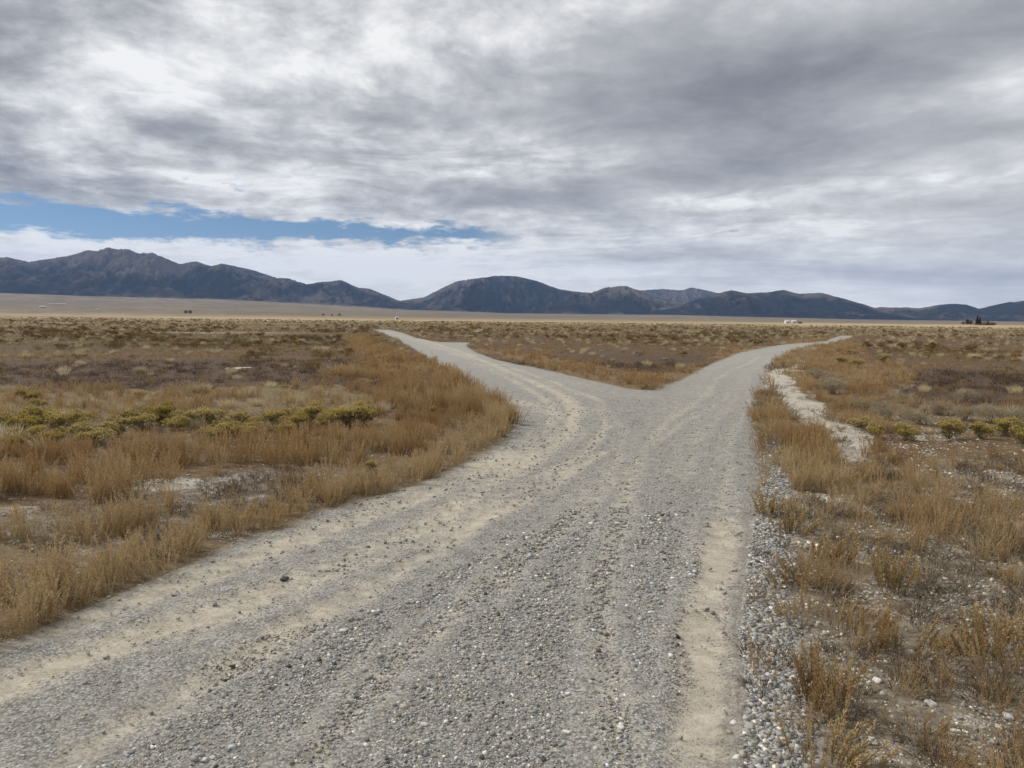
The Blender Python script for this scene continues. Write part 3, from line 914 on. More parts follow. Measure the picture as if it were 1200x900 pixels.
M_weed = plant_mat('dry_weed', [(.285, .17, .078), (.385, .26, .13), (.45, .34, .195)])
M_weed1 = plant_mat('dry_weed_single', [(.30, .20, .095), (.35, .25, .125), (.41, .31, .165)], inst=False)
M_litter = plant_mat('plant_litter', [(.105, .07, .05), (.17, .135, .10), (.30, .26, .20)])
M_pale = plant_mat('pale_grass', [(.42, .36, .24), (.52, .44, .28), (.56, .50, .36)])
M_pale1 = plant_mat('pale_grass_single', [(.40, .35, .25), (.52, .44, .28), (.58, .51, .37)], inst=False)
M_sage = plant_mat('brush_leaf', [(.17, .115, .055), (.21, .155, .075), (.27, .21, .12)])
M_sage1 = plant_mat('brush_leaf_single', [(.17, .115, .055), (.21, .155, .075), (.26, .20, .11)], inst=False)
M_rab = plant_mat('bush_leaf', [(.12, .105, .045), (.16, .135, .055), (.19, .16, .075)], inst=False)
M_flow = plant_mat('faded_flower', [(.44, .335, .10), (.50, .39, .14), (.54, .44, .20)], inst=False)
M_grey = plant_mat('grey_bush', [(.33, .28, .19), (.38, .33, .24), (.30, .26, .17)], inst=False)
M_stem = plant_mat('woody_stem', [(.13, .09, .06), (.16, .12, .08), (.2, .15, .1)], inst=False)


def tpl(name, parts, mat):
    v, f, a = join(parts)
    return mk_mesh(name, v, f, {'v': a}, mat)


def holder(me):
    return bpy.data.objects.new(me.name, me)      # never linked: only a source for the scatter


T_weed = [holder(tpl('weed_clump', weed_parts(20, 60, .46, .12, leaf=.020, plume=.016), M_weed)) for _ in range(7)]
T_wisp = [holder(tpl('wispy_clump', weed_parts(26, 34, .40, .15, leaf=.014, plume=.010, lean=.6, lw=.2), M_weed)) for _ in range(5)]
T_weedfar = [holder(tpl('weed_clump_far', weed_parts(10, 16, .44, .15, leaf=.05, plume=.03), M_weed)) for _ in range(4)]
T_litter = [holder(tpl('litter_clump', weed_parts(16, 7, .13, .12, leaf=.03, lean=1.6, plume=.03, lw=.12), M_litter)) for _ in range(5)]
T_tuft = [holder(tpl('tuft', [tuft_parts(90, .32, .2, lean=.65, w=.004)], M_pale)) for _ in range(4)]
T_shrub = [holder(tpl('far_shrub', bush_parts(6, 190, .42, .36, leaf=.10, lw=.2)[:2], M_sage)) for _ in range(6)]


def scatter(name, templates, x, y, sc, tint, pick=None, **props):
    n = len(x)
    me = bpy.data.meshes.new(name)
    me.vertices.add(n)
    z = ground_z(x, y)
    r = np.hypot(x, y)
    z = z * (1 - sstep(200, 600, r)) + fan_h(np.arctan2(x, y), r) - .01
    me.vertices.foreach_set('co', np.stack([x, y, z], 1).astype(np.float32).ravel())
    for k, a in (('tint', tint), ('rotz', rng.uniform(0, 6.28, n)), ('size', sc), ('tiltx', rng.normal(0, .13, n)), ('tilty', rng.normal(0, .13, n))):
        at = me.attributes.new(k, 'FLOAT', 'POINT'); at.data.foreach_set('value', np.ascontiguousarray(a, np.float32))
    at = me.attributes.new('pick', 'INT', 'POINT'); at.data.foreach_set('value', (rng.integers(0, len(templates), n) if pick is None else pick).astype(np.int32))
    o = obj(name, me, **props)
    ng = bpy.data.node_groups.new(name, 'GeometryNodeTree')
    ng.interface.new_socket('Geometry', in_out='INPUT', socket_type='NodeSocketGeometry')
    ng.interface.new_socket('Geometry', in_out='OUTPUT', socket_type='NodeSocketGeometry')
    N = ng.nodes; Lk = ng.links
    gi = N.new('NodeGroupInput'); go = N.new('NodeGroupOutput')
    jn = N.new('GeometryNodeJoinGeometry')
    for tp in reversed(templates):
        oi = N.new('GeometryNodeObjectInfo'); oi.inputs['Object'].default_value = tp; oi.inputs['As Instance'].default_value = False
        g2 = N.new('GeometryNodeGeometryToInstance'); Lk.new(oi.outputs['Geometry'], g2.inputs[0]); Lk.new(g2.outputs[0], jn.inputs[0])
    ip = N.new('GeometryNodeInstanceOnPoints'); ip.inputs['Pick Instance'].default_value = True
    Lk.new(gi.outputs[0], ip.inputs['Points']); Lk.new(jn.outputs[0], ip.inputs['Instance'])

    def na(nm, ty):
        q = N.new('GeometryNodeInputNamedAttribute'); q.data_type = ty; q.inputs['Name'].default_value = nm
        return q.outputs['Attribute']
    Lk.new(na('pick', 'INT'), ip.inputs['Instance Index'])
    cb = N.new('ShaderNodeCombineXYZ'); Lk.new(na('rotz', 'FLOAT'), cb.inputs[2]); Lk.new(na('tiltx', 'FLOAT'), cb.inputs[0]); Lk.new(na('tilty', 'FLOAT'), cb.inputs[1])
    er = N.new('FunctionNodeEulerToRotation'); Lk.new(cb.outputs[0], er.inputs[0]); Lk.new(er.outputs[0], ip.inputs['Rotation'])
    Lk.new(na('size', 'FLOAT'), ip.inputs['Scale'])
    Lk.new(ip.outputs[0], go.inputs[0])
    md = o.modifiers.new('scatter', 'NODES'); md.node_group = ng
    return o


# ------------------------------------------------------------------ SCATTERED GROUND COVER
DEN = {  # weeds per m2, height scale, tint ; litter per m2 ; tufts per m2 ; shrubs per m2
    'edge': (46, .70, .85, 8, .0, 0), 'rust': (34, .80, .50, 6, .04, 0), 'wedge': (26, .66, .30, 6, .01, 0), 'tan': (22, .62, .60, 8, .55, 0),
    'dark': (13, .36, .20, 30, .12, .10), 'mixed': (26, .42, .22, 20, .40, .30), 'sage': (20, .45, .25, 10, .18, 1.0), 'litter': (7.0, .45, .7, 44, .0, 0),
    'sparse': (27, .56, .58, 60, .0, 0), 'none': (1.2, .35, .6, 5, 0, 0), 'plain': (20, .45, .30, 0, .36, .35)}
NAMES = {v: k for k, v in ZN.items()}
LUT = np.zeros((len(ZN), 6))
for k, v in DEN.items():
    LUT[ZN[k]] = v


def sample(r0, r1, kind, mult, az=46):
    """kind: column of DEN for density"""
    mx = LUT[:, kind].max() * mult
    n = int(mx * area(r0, r1, az))
    x, y = sector(n, r0, r1, az)
    z = zone_id(x, y)
    rd_ = road_sd(x, y)
    p = LUT[z, kind] * mult / mx
    return x, y, z, rd_, p


ROWL = P((-300, 520), (0, 515), (200, 505), (450, 498))
BUSH_R = [tuple(map(float, W(a, b))) for a, b in ((1110, 514), (1062, 516), (1028, 512), (1148, 514), (1176, 512), (1198, 520), (1010, 484), (1040, 492), (1078, 497), (1100, 487), (1130, 494), (1160, 496), (1190, 498), (975, 462), (960, 446))]
wx_, wy_, ws_, wt2, wf, wz_ = [], [], [], [], [], []
for r0, r1, mult in ((1.7, 9, 1.0), (9, 14, .85), (14, 22, .50), (22, 35, .32), (35, 60, .18), (60, 110, .075), (110, 240, .028)):
    x, y, z, rd_, p = sample(r0, r1, 0, mult)
    qx_, qy_ = PX(x, y)
    rim = (rd_ > -.5) & (rd_ <= -.02) & (qx_ < 612) & (qy_ > 485)
    z = np.where(rim, ZN['edge'], z); p = np.where(rim, LUT[ZN['edge'], 0] / LUT[:, 0].max(), p)
    cl_ = fbm(x * 1.4, y * 1.4, 201, 3); cl_ = np.where(rim, np.maximum(cl_, .5), cl_); cl2 = fbm(x * .5, y * .5, 205, 3)
    isp = z == ZN['sparse']
    p = p * np.where(isp, 2.0 * sstep(.36, .60, cl_ + .35 * (cl2 - .5)), np.where((z == ZN['edge']) | (z == ZN['rust']), sstep(.28, .46, cl_), sstep(.28, .60, np.where(np.hypot(x, y) > 22, cl2, cl_))))
    p = p * np.where((rd_ > -.02), 0, 1) * np.where((sdist(BERM, x, y) > .02) & (z == ZN['sparse']), .12, 1)
    k = rng.random(len(x)) < p
    x, y, z, cl_, cl2 = x[k], y[k], z[k], cl_[k], cl2[k]
    sc = LUT[z, 1] * rng.uniform(.65, 1.2, len(x)) * (.40 + 1.15 * cl_) * (1 + .004 * np.hypot(x, y))
    # lower growth round the flowering row and in front of it
    dr_ = dline(ROWL, x, y, False)
    sc *= np.where((dr_ < 1.7) & (x < 0), .62, 1.0) * np.where((dr_ < .45) & (x < 0), .6, 1)
    # taller towards the bend
    sc *= 1 + .08 * ((z == ZN['rust']) & (x > -3.5) & (y > 10) & (y < 22))
    sc *= np.where((x > 0) & (z == ZN['rust']), .72, 1.0)
    for bx, by in BUSH_R:
        q = (x - bx) / .45; dq = (by - y)
        sc *= np.where((np.abs(q) < 1) & (dq > -.3) & (dq < 2.2), .5, 1)
    ti = LUT[z, 2] + 1.3 * (cl2 - .5) + rng.normal(0, .16, len(x))
    wx_.append(x); wy_.append(y); ws_.append(sc); wt2.append(ti); wf.append(np.hypot(x, y) > 20); wz_.append(z)
x, y, s_, ti, fr, zz_ = map(np.concatenate, (wx_, wy_, ws_, wt2, wf, wz_))
pk = np.where((zz_ == ZN['sparse']) & (rng.random(len(x)) < .8), 7 + rng.integers(0, 5, len(x)), rng.integers(0, 7, len(x)))
print('weeds', len(x), (~fr).sum())
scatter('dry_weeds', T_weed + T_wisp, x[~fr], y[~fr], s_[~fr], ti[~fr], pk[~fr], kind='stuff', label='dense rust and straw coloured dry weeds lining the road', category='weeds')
scatter('distant_weeds', T_weedfar, x[fr], y[fr], s_[fr], ti[fr], kind='stuff', label='brown weeds covering the fields farther off', category='weeds')

lx, ly, lsz, lt = [], [], [], []
for r0, r1, mult in ((1.7, 8, 1.0), (8, 16, .6), (16, 30, .22)):
    x, y, z, rd_, p = sample(r0, r1, 3, mult)
    cl_ = fbm(x * 2.2, y * 2.2, 211, 3)
    p = p * sstep(.30, .52, cl_) * np.where(rd_ > -.05, 0, 1) * np.where(sdist(BERM, x, y) > 0, .25, 1)
    k = rng.random(len(x)) < p
    x, y, z = x[k], y[k], z[k]
    lx.append(x); ly.append(y); lsz.append(rng.uniform(.5, 1.3, len(x)) * (.8 + .02 * np.hypot(x, y)))
    lt.append(np.where(z == ZN['dark'], .15, np.where(z == ZN['sparse'], .42, .4)) + .9 * (fbm(x * .8, y * .8, 213, 3) - .5))
x, y, s_, ti = map(np.concatenate, (lx, ly, lsz, lt))
print('litter', len(x))
scatter('withered_ground_cover', T_litter, x, y, s_, ti, kind='stuff', label='low withered purplish brown plants between the weeds', category='ground cover')

# pale tufts: the largest in view are things of their own, the rest are one mass
px_l, py_l = [], []
for r0, r1, mult in ((3, 30, 1.0), (30, 60, .8), (60, 130, .5), (130, 300, .22)):
    x, y, z, rd_, p = sample(r0, r1, 4, mult, 44)
    cl_ = fbm(x * .25, y * .25, 221, 4)
    p = p * sstep(.36, .58, cl_) * np.where(rd_ > -.25, 0, 1) * 1.5 * (np.hypot(x, y) > 9)
    k = rng.random(len(x)) < p
    px_l.append(x[k]); py_l.append(y[k])
x = np.concatenate(px_l); y = np.concatenate(py_l)
hx, hy = zip(*[(float(a), float(b)) for a, b in (W(p, q) for p, q in (
    (130, 478), (140, 486), (100, 507), (55, 527), (15, 463), (30, 458), (178, 464), (172, 470), (268, 478), (300, 476), (165, 478), (345, 475), (10, 484), (20, 489), (75, 442), (95, 428), (200, 424), (88, 430),
    (345, 478), (240, 458), (228, 460)))])
hx, hy = np.array(hx), np.array(hy)
x = np.concatenate([hx, x]); y = np.concatenate([hy, y])
d = np.hypot(x, y); od = np.argsort(d)
qx, _ = PX(x, y)
vis = (qx > -10) & (qx < 1210)
own = [i for i in od if vis[i]][:240]
ownm = np.zeros(len(x), bool); ownm[own] = True
print('tufts', len(x))
xx, yy = x[~ownm], y[~ownm]
scatter('pale_bunchgrass', T_tuft, xx, yy, rng.uniform(.5, 1.1, len(xx)) * (1 + .004 * np.hypot(xx, yy)), rng.random(len(xx)), kind='stuff', label='far tufts of pale dry bunchgrass dotted over the plain', category='grass')
ME_tuft = [tpl('bunchgrass_tuft', [tuft_parts(300, .30, .24, lean=.65, w=.0022)], M_pale1) for _ in range(5)]


def field_of(px, py):
    d = math.hypot(*[float(v) for v in W(px, py)])
    far_ = 'close by' if d < 9 else 'in the middle distance' if d < 25 else 'farther off'
    return d


def side(px, y):
    if px < 600 and y < 80 and inside(np.array([(-60, 0), (-60, 80), (0, 80), (0, 0)]), np.array([0.]), np.array([0.]))[0] is None:
        return ''
    return ''


WEDGE = P((470, 386), (1000, 386), (985, 393), (915, 404), (868, 413), (768, 458), (700, 447), (546, 405))


def where(x, y):
    px, py = PX(np.array([x]), np.array([y]))
    w_ = inside(WEDGE, np.array([x]), np.array([y]))[0]
    if w_:
        return 'in the wedge between the two roads', 'between the roads'
    if px[0] < 560 and y < 120:
        return 'in the field left of the left road', 'left field'
    if px[0] < 560:
        return 'on the plain beyond the left field', 'far plain'
    return 'in the field right of the right road', 'right field'


tuft_state = {}
for i in own:
    w1, w2 = where(x[i], y[i])
    dd = d[i]
    band = 'close by' if dd < 10 else 'near' if dd < 18 else 'farther off' if dd < 40 else 'far off'
    big = .45 + .75 * rng.random() ** 1.4
    sz = 'large' if big > .9 else 'small' if big < .65 else 'medium'
    gz_ = float(ground_z(np.array([x[i]]), np.array([y[i]]))[0])
    obj('bunchgrass_tuft', ME_tuft[int(rng.integers(0, 5))], loc=(x[i], y[i], gz_ - .01), rz=rng.uniform(0, 6.28), sc=(big * 1.1, big * 1.1, big * .95),
        label='%s pale straw bunchgrass tuft %s, %s' % (sz, w1, band), category='grass tuft', group='pale bunchgrass tufts ' + w1)

# distant shrubs mass
sx_, sy_ = [], []
for r0, r1, mult in ((18, 60, 1.0), (60, 130, .55), (130, 420, .18)):
    x, y, z, rd_, p = sample(r0, r1, 5, mult, 44)
    cl_ = fbm(x * .12, y * .12, 231, 4)
    p = p * sstep(.36, .58, cl_) * np.where(rd_ > -1.1, 0, 1) * 1.6
    k = rng.random(len(x)) < p
    sx_.append(x[k]); sy_.append(y[k])
x = np.concatenate(sx_); y = np.concatenate(sy_)
d = np.hypot(x, y); od = np.argsort(d)
qx, _ = PX(x, y); vis = (qx > -10) & (qx < 1210)
own = [i for i in od if vis[i]][:220]
ownm = np.zeros(len(x), bool); ownm[own] = True
print('shrubs', len(x))
xx, yy = x[~ownm], y[~ownm]
scatter('distant_scrub', T_shrub, xx, yy, .35 + 1.1 * rng.random(len(xx)) ** 2.2, rng.random(len(xx)), kind='stuff', label='far olive brown scrub forming a dark belt across the plain', category='scrub')
ME_sh = []
for _ in range(5):
    st, fo_, top_ = bush_parts(14, 520, .42, .5, leaf=.06, lw=.2)
    ME_sh.append((tpl('brush_shrub', [fo_], M_sage1), tpl('stem', [st], M_stem)))
for i in own:
    w1, w2 = where(x[i], y[i])
    dd = d[i]
    s1 = .4 + .85 * rng.random() ** 1.6
    sz = 'tall' if s1 > .85 else 'low' if s1 < .6 else 'rounded'
    band = 'nearer' if dd < 35 else 'farther off'
    m1, m2 = ME_sh[int(rng.integers(0, 5))]
    o = obj('brush_shrub', m1, loc=(x[i], y[i], float(ground_z(np.array([x[i]]), np.array([y[i]]))[0])), rz=rng.uniform(0, 6.28), sc=(s1, s1, s1 * rng.uniform(.5, .8)),
            label='%s olive brown brush shrub %s, %s' % (sz, w1, band), category='shrub', group='olive brush shrubs ' + w1)
    if dd < 45:
        obj('stem', m2, parent=o)

# ------------------------------------------------------------------ RABBITBRUSH AND GREY BUSHES
ME_rab = []
for _ in range(6):
    st, fo_, top_ = bush_parts(40, 2400, .42, .50, leaf=.036, lw=.13, lumps=9)
    ME_rab.append((tpl('rabbitbrush', [fo_], M_rab), tpl('stem', [st], M_stem), tpl('flowers', [flower_part(top_, 2600, .026)], M_flow)))
ME_gry = []
for _ in range(4):
    st, fo_, top_ = bush_parts(40, 2200, .42, .46, leaf=.045, lw=.09, lumps=8)
    ME_gry.append((tpl('grey_bush', [fo_], M_grey), tpl('stem', [st], M_stem)))


def rabbit(px, py, wpx, lab, grp, grey=False, hf=1.0):
    x, y = (float(v) for v in W(px, py))
    d = math.hypot(x, y)
    s1 = wpx / F * d / .84
    q = (ME_gry if grey else ME_rab)[int(rng.integers(0, 4))]
    o = obj('grey_bush' if grey else 'rabbitbrush', q[0], loc=(x, y, float(ground_z(np.array([x]), np.array([y]))[0]) - .01), rz=rng.uniform(0, 6.28),
            sc=(s1, s1, s1 * hf * rng.uniform(.85, 1.05)), label=lab, category='bush', group=grp)
    obj('stem', q[1], parent=o)
    if not grey:
        obj('flowers', q[2], parent=o)
    return o


row_x = [2, 22, 48, 70, 92, 140, 165, 188, 205, 222, 248, 268, 285, 300, 322, 345, 362, 385, 405, 428, 12, 36, 250, 110, 60, 290, 335]
row_y = [505, 512, 500, 508, 502, 512, 502, 498, 504, 500, 505, 512, 500, 507, 503, 508, 500, 503, 498, 500, 528, 522, 518, 520, 527, 520, 514]
for i, (a, b) in enumerate(zip(row_x, row_y)):
    ps = 'left end' if a < 100 else 'left half' if a < 210 else 'right half' if a < 350 else 'right end'
    fr_ = 'front side' if b > 510 else 'crest'
    rabbit(a, b, 28 + 24 * rng.random(), 'yellow green flowering bush in the %s of the long row, %s' % (ps, fr_), 'yellow green bushes in a row across the left field', hf=1.0)
for a, b, wp, gy_, lab in (
        (35, 470, 26, 0, 'olive green bush standing alone behind the row on the far left'),
        (44, 477, 20, 0, 'small dark green bush just right of the lone olive bush'),
        (331, 459, 15, 0, 'tiny round green bush alone in the dark field'),
        (165, 468, 18, 0, 'small green bush between pale tufts behind the flowering row'),
        (435, 552, 24, 0, 'small bright green bush inside the brown weeds near the road bend'),
        (410, 497, 52, 0, 'largest yellow green bush at the right end of the row'),
        (196, 494, 36, 0, 'tallest yellow topped bush in the row across the left field'),
        (510, 489, 24, 0, 'lone yellowish bush between the row and the road bend'),
        (1110, 514, 40, 0, 'bright yellow topped bush in the right field'),
        (1062, 516, 34, 0, 'dark green bush left of the bright yellow topped one'),
        (1028, 512, 28, 0, 'low dark green bush beside the white path'),
        (1148, 514, 34, 0, 'yellow green bush right of the bright yellow topped one'),
        (1176, 512, 40, 0, 'wide yellow green bush near the right edge'),
        (1198, 520, 34, 0, 'yellow green bush cut by the right edge of view'),
        (1006, 501, 26, 0, 'small green bush at the right rim of the white path'),
        (1035, 424, 14, 0, 'far small green bush right of the right road'),
        (985, 426, 18, 0, 'low yellow green bush close to the right road where it narrows'),
        (1003, 430, 18, 0, 'yellow green bush just right of the low one by the right road'),
        (1010, 484, 34, 1, 'pale grey bush nearest to the white path'),
        (1040, 492, 36, 1, 'rounded grey bush behind the dark green bush on the right'),
        (1078, 497, 36, 1, 'pale grey bush left of a flat pale clump in the right field'),
        (1100, 487, 34, 1, 'straw grey bush behind the bright yellow topped bush'),
        (1130, 494, 34, 1, 'rounded pale grey bush in the middle of the right field'),
        (1160, 496, 38, 1, 'wide pale grey bush in the right field'),
        (1190, 498, 42, 1, 'big pale grey bush at the right edge of view'),
        (1060, 471, 26, 1, 'small grey bush farther back in the right field'),
        (1130, 470, 26, 1, 'small straw grey bush far back near the right edge'),
        (975, 462, 40, 1, 'greyish bush in the rust weeds beside the white path'),
        (960, 446, 30, 1, 'upper greyish bush in the rust weeds beside the white path'),
        (985, 505, 16, 1, 'tiny grey green bush on the rim of the white path'),
        (95, 513, 28, 1, 'grey bush in front of the yellow row at the far left'),
        (57, 532, 26, 1, 'grey bush at the foot of the yellow row on the left'),
        (110, 504, 30, 1, 'grey bush interrupting the yellow row on the left'),
        (310, 596, 30, 1, 'straggly grey green bush among the roadside weeds on the left'),
        (345, 588, 22, 1, 'second straggly grey green bush among the roadside weeds')):
    rabbit(a, b, wp, lab, 'pale grey bushes' if gy_ else 'scattered yellow green bushes', bool(gy_), 1.0)

# ------------------------------------------------------------------ SINGLE WEEDS ON THE SHOULDER
for px, py, hpx, ns, spr, bend, lab in (
        (957, 828, 82, 26, .10, (0, 0), 'tall upright dry weed growing from gravel at the lower right'),
        (978, 905, 66, 26, .14, (.3, 0), 'bushy dry weed cut by the bottom edge of view'),
        (917, 728, 26, 16, .12, (-.3, 0), 'small flattened weed in the gravel berm'),
        (938, 688, 42, 20, .16, (-.4, .1), 'loose brown weed leaning left over the gravel'),
        (1010, 722, 26, 14, .22, (.9, -.2), 'sprawling weed lying low across bare ground'),
        (1052, 765, 48, 26, .24, (.2, 0), 'wide tangled weed at the edge of the right field'),
        (1096, 756, 28, 22, .10, (1.6, 0), 'reddish brown curled weed lying on its side'),
        (1085, 868, 30, 20, .16, (.1, 0), 'low dark brown weed at the bottom right'),
        (1045, 690, 60, 24, .12, (0, 0), 'upright rusty weed on pale soil right of the berm'),
        (903, 478, 26, 18, .12, (0, 0), 'rounded weed standing alone at the top of the shoulder'),
        (905, 460, 20, 14, .10, (0, 0), 'small weed farther up the shoulder beside the road'),
        (899, 520, 38, 24, .16, (-.1, 0), 'bushy weed at the road edge where the shoulder weeds begin'),
        (898, 604, 40, 18, .10, (0, 0), 'brown weed on the gravel just right of the road'),
        (925, 625, 44, 22, .14, (.1, 0), 'olive brown weed beside the start of the berm'),
        (970, 660, 44, 20, .16, (.3, 0), 'yellowish weed leaning right on pale ground'),
        (1160, 770, 60, 26, .16, (0, 0), 'rusty upright weed near the right edge of view'),
        (868, 560, 0, 0, 0, 0, None)):
    if lab is None:
        continue
    x, y = (float(v) for v in W(px, py))
    d = math.hypot(x, y)
    h = hpx / F * d
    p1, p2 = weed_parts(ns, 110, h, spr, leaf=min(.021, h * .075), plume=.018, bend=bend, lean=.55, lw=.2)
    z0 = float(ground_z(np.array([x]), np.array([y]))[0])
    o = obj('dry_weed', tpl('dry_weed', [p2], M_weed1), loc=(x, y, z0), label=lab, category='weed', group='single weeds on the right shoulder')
    obj('stem', tpl('stem', [p1], M_stem), parent=o)

# ------------------------------------------------------------------ FAR SETTLEMENTS
def flat_mat(name, col, rough=.8):
    m, t, out = new_mat(name)
    geo = t.n.new('ShaderNodeTexCoord').outputs['Object']
    n = t.noise(geo, 1.5, 4, .6)
    principled(t, out, t.mix(n, tuple(c * .85 for c in col), tuple(min(c * 1.1, .9) for c in col)), rough)
    return m


M_white = flat_mat('white_siding', (.78, .77, .74)); M_roofw = flat_mat('pale_roof', (.50, .49, .47)); M_far = flat_mat('weathered_siding', (.42, .40, .37)); M_roofd = flat_mat('dark_roof', (.10, .09, .085))
M_win = flat_mat('dark_window', (.04, .05, .06), .2); M_wood = flat_mat('weathered_wood', (.13, .10, .08)); M_trunk = flat_mat('tree_bark', (.12, .09, .07))
M_leafd = plant_mat('dark_tree_leaf', [(.05, .045, .03), (.07, .06, .04), (.09, .075, .045)], inst=False)
M_leafb = plant_mat('bare_twig', [(.16, .12, .10), (.18, .14, .12), (.20, .16, .13)], inst=False)


def box(a, b):
    (x0, y0, z0), (x1, y1, z1) = a, b
    v = np.array([(x, y, z) for z in (z0, z1) for y in (y0, y1) for x in (x0, x1)], float)
    return v, hf


def place(px, dist):
    a, _ = AZEL(np.array(float(px)), np.array(375.0))
    x, y = dist * math.sin(a), dist * math.cos(a)
    return x, y, float(fan_h(np.array([float(a)]), np.array([float(dist)]))[0]), float(a)


def house(px, dist, w, h, dp, lab, roofm, wallm=None, pitch=.25, name='farm_house', grp=None):
    x, y, z, a = place(px, dist)
    r = bpy.data.objects.new(name, None); COL.objects.link(r); r.location = (x, y, z); r.rotation_euler[2] = -a + .3
    r['label'] = lab; r['category'] = 'building'
    if grp: r['group'] = grp
    wallm = wallm or M_white
    v, f = box((-w / 2, -dp / 2, -1), (w / 2, dp / 2, h)); obj('wall', mk_mesh('wall', v, f, mat=wallm), parent=r)
    e = .35; rh = dp * pitch
    rv = np.array([(-w / 2 - e, -dp / 2 - e, h + .01), (w / 2 + e, -dp / 2 - e, h + .01), (w / 2 + e, dp / 2 + e, h + .01), (-w / 2 - e, dp / 2 + e, h + .01), (-w / 2 - e, 0, h + rh), (w / 2 + e, 0, h + rh)], float)
    rf = np.array([(0, 1, 5, 4), (2, 3, 4, 5), (0, 3, 2, 1), (0, 4, 3, 3), (1, 2, 5, 5)])
    me = bpy.data.meshes.new('roof'); me.from_pydata(rv.tolist(), [], [(0, 1, 5, 4), (2, 3, 4, 5), (0, 3, 2, 1), (0, 4, 3), (1, 2, 5)]); me.materials.append(roofm)
    obj('roof', me, parent=r)
    for k in (-.28, .28):
        v, f = box((k * w - .6, -dp / 2 - .06, h * .4), (k * w + .6, -dp / 2 - .003, h * .78)); obj('window', mk_mesh('window', v, f, mat=M_win), parent=r)
    v, f = box((-.5, -dp / 2 - .08, 0), (.5, -dp / 2 - .003, min(2.1, h * .9))); obj('door', mk_mesh('door', v, f, mat=M_wood), parent=r)


house(922.5, 980, 5.0, 3.0, 5, 'white trailer like building on the plain, left one of the pair', M_roofw, grp=None)
house(930, 980, 5.2, 3.1, 5, 'white boxy building on the plain, right one of the pair', M_roofw)
house(937.5, 985, 4.5, 1.6, 3, 'low dark shed right of the two white buildings', M_roofd, M_wood, name='shed')
house(1154, 1420, 26, 3.2, 9, 'long low dark ranch building among the trees at far right', M_roofd, M_wood, name='ranch_house')
house(465, 800, 2.8, 2.3, 2.8, 'small white shed beyond the end of the left road', M_roofw, name='shed')
house(50.5, 3800, 22, 7, 14, 'white farm building below the mountains at far left', M_roofw, M_far)
house(115.5, 3300, 14, 5, 9, 'smaller pale farm building right of the white one', M_roofw, M_far)
house(68, 5200, 95, 3.5, 10, 'very long pale low building at the foot of the left mountains', M_roofw, M_far, name='barn', pitch=.3)


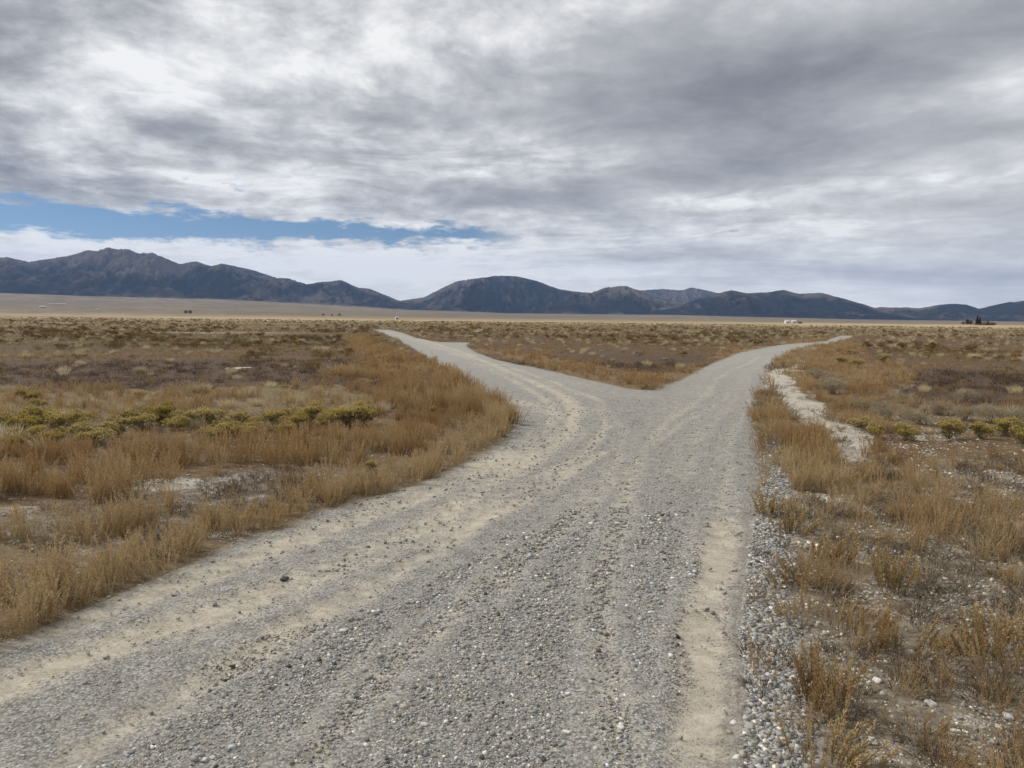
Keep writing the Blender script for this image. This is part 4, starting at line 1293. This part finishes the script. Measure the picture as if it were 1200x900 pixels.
def far_tree(px, dist, h, w, lab, bare=False, conic=False, grp=None):
    x, y, z, a = place(px, dist)
    n = 900
    u = rng.random(n) ** .8
    prof = (1 - u) ** .8 if conic else np.sin(np.clip(u * .92 + .08, 0, 1) * math.pi) ** .6
    aa = rng.uniform(0, 6.28, n); rr_ = w / 2 * prof * np.sqrt(rng.random(n)) * (.7 + .6 * vn(aa * 1.5, u * 5, 3))
    p = np.stack([rr_ * np.cos(aa), rr_ * np.sin(aa), h * (.12 + .88 * u)], 1)
    L = np.full(n, h * (.05 if bare else .085)) * rng.uniform(.6, 1.3, n)
    d_ = norm(rng.normal(0, 1, (n, 3)) + np.array((0, 0, .6)))
    r = bpy.data.objects.new('tree', None); COL.objects.link(r); r.location = (x, y, z)
    r['label'] = lab; r['category'] = 'tree'
    if grp: r['group'] = grp
    T = np.linspace(0, 1, 6)
    k = 7; ang = np.linspace(0, 2 * math.pi, k, endpoint=False)
    rt = h * .028 * (1 - .85 * T)
    tv = np.stack([rt[:, None] * np.cos(ang), rt[:, None] * np.sin(ang), np.repeat((T * h * .8 - .3)[:, None], k, 1)], -1).reshape(-1, 3)
    b = np.arange(5)[:, None] * k + np.arange(k)[None]; b2 = np.arange(5)[:, None] * k + (np.arange(k)[None] + 1) % k
    tf = np.stack([b, b2, b2 + k, b + k], -1).reshape(-1, 4)
    obj('trunk', mk_mesh('trunk', tv, tf, mat=M_trunk, smooth=True), parent=r)
    lv, lf = leaves(p, d_, L, L * (.08 if bare else .4))
    obj('crown', mk_mesh('crown', lv, lf, {'v': np.repeat(rng.random(n), 4)}, M_leafb if bare else M_leafd), parent=r)


for px, h, w, cn, bare, lab in (
        (1129, 5, 7, 0, 0, 'low dark bushy tree, leftmost at the distant ranch'), (1134, 9, 6, 0, 0, 'round dark tree second from the left at the distant ranch'),
        (1141.5, 12, 9, 0, 1, 'bare greyish tree left of the dark conifers at the ranch'), (1145.5, 14, 5, 1, 0, 'tallest narrow dark conifer at the distant ranch'),
        (1148.5, 12, 4.5, 1, 0, 'narrow dark conifer right of the tallest one'), (1154, 10, 9, 0, 1, 'bare greyish tree right of the dark conifers'),
        (1158, 7, 5, 1, 0, 'short dark conifer at the right end of the ranch'), (1166, 4, 9, 0, 0, 'low spreading dark tree beyond the ranch on its right'),
        (1138, 7, 6, 0, 0, 'small dark round tree between the bushy tree and the bare one')):
    far_tree(px, 1400, h, w, lab, bool(bare), bool(cn), 'trees around the distant ranch')
for px, h, w, lab in ((218, 11, 13, 'dark far tree on the left plain, first of a small pair'), (223, 12, 14, 'dark far tree on the left plain, second of a small pair'),
                      (379, 8, 11, 'tiny dark far tree left of three before the gap in the mountains'), (389, 7, 9, 'tiny dark far tree in the middle of three before the gap'), (398, 9, 12, 'tiny dark far tree right of three before the gap')):
    far_tree(px, 2600, h, w, lab)

# ------------------------------------------------------------------ RENDER SETTINGS
SC.render.engine = 'CYCLES'
SC.cycles.use_denoising = True
SC.cycles.max_bounces = 5; SC.cycles.diffuse_bounces = 3; SC.cycles.transparent_max_bounces = 6
SC.cycles.use_adaptive_sampling = True; SC.cycles.adaptive_threshold = 0.01
SC.view_settings.view_transform = 'Standard'
SC.view_settings.look = 'None'
SC.view_settings.exposure = 0.0
SC.view_settings.gamma = 1.0
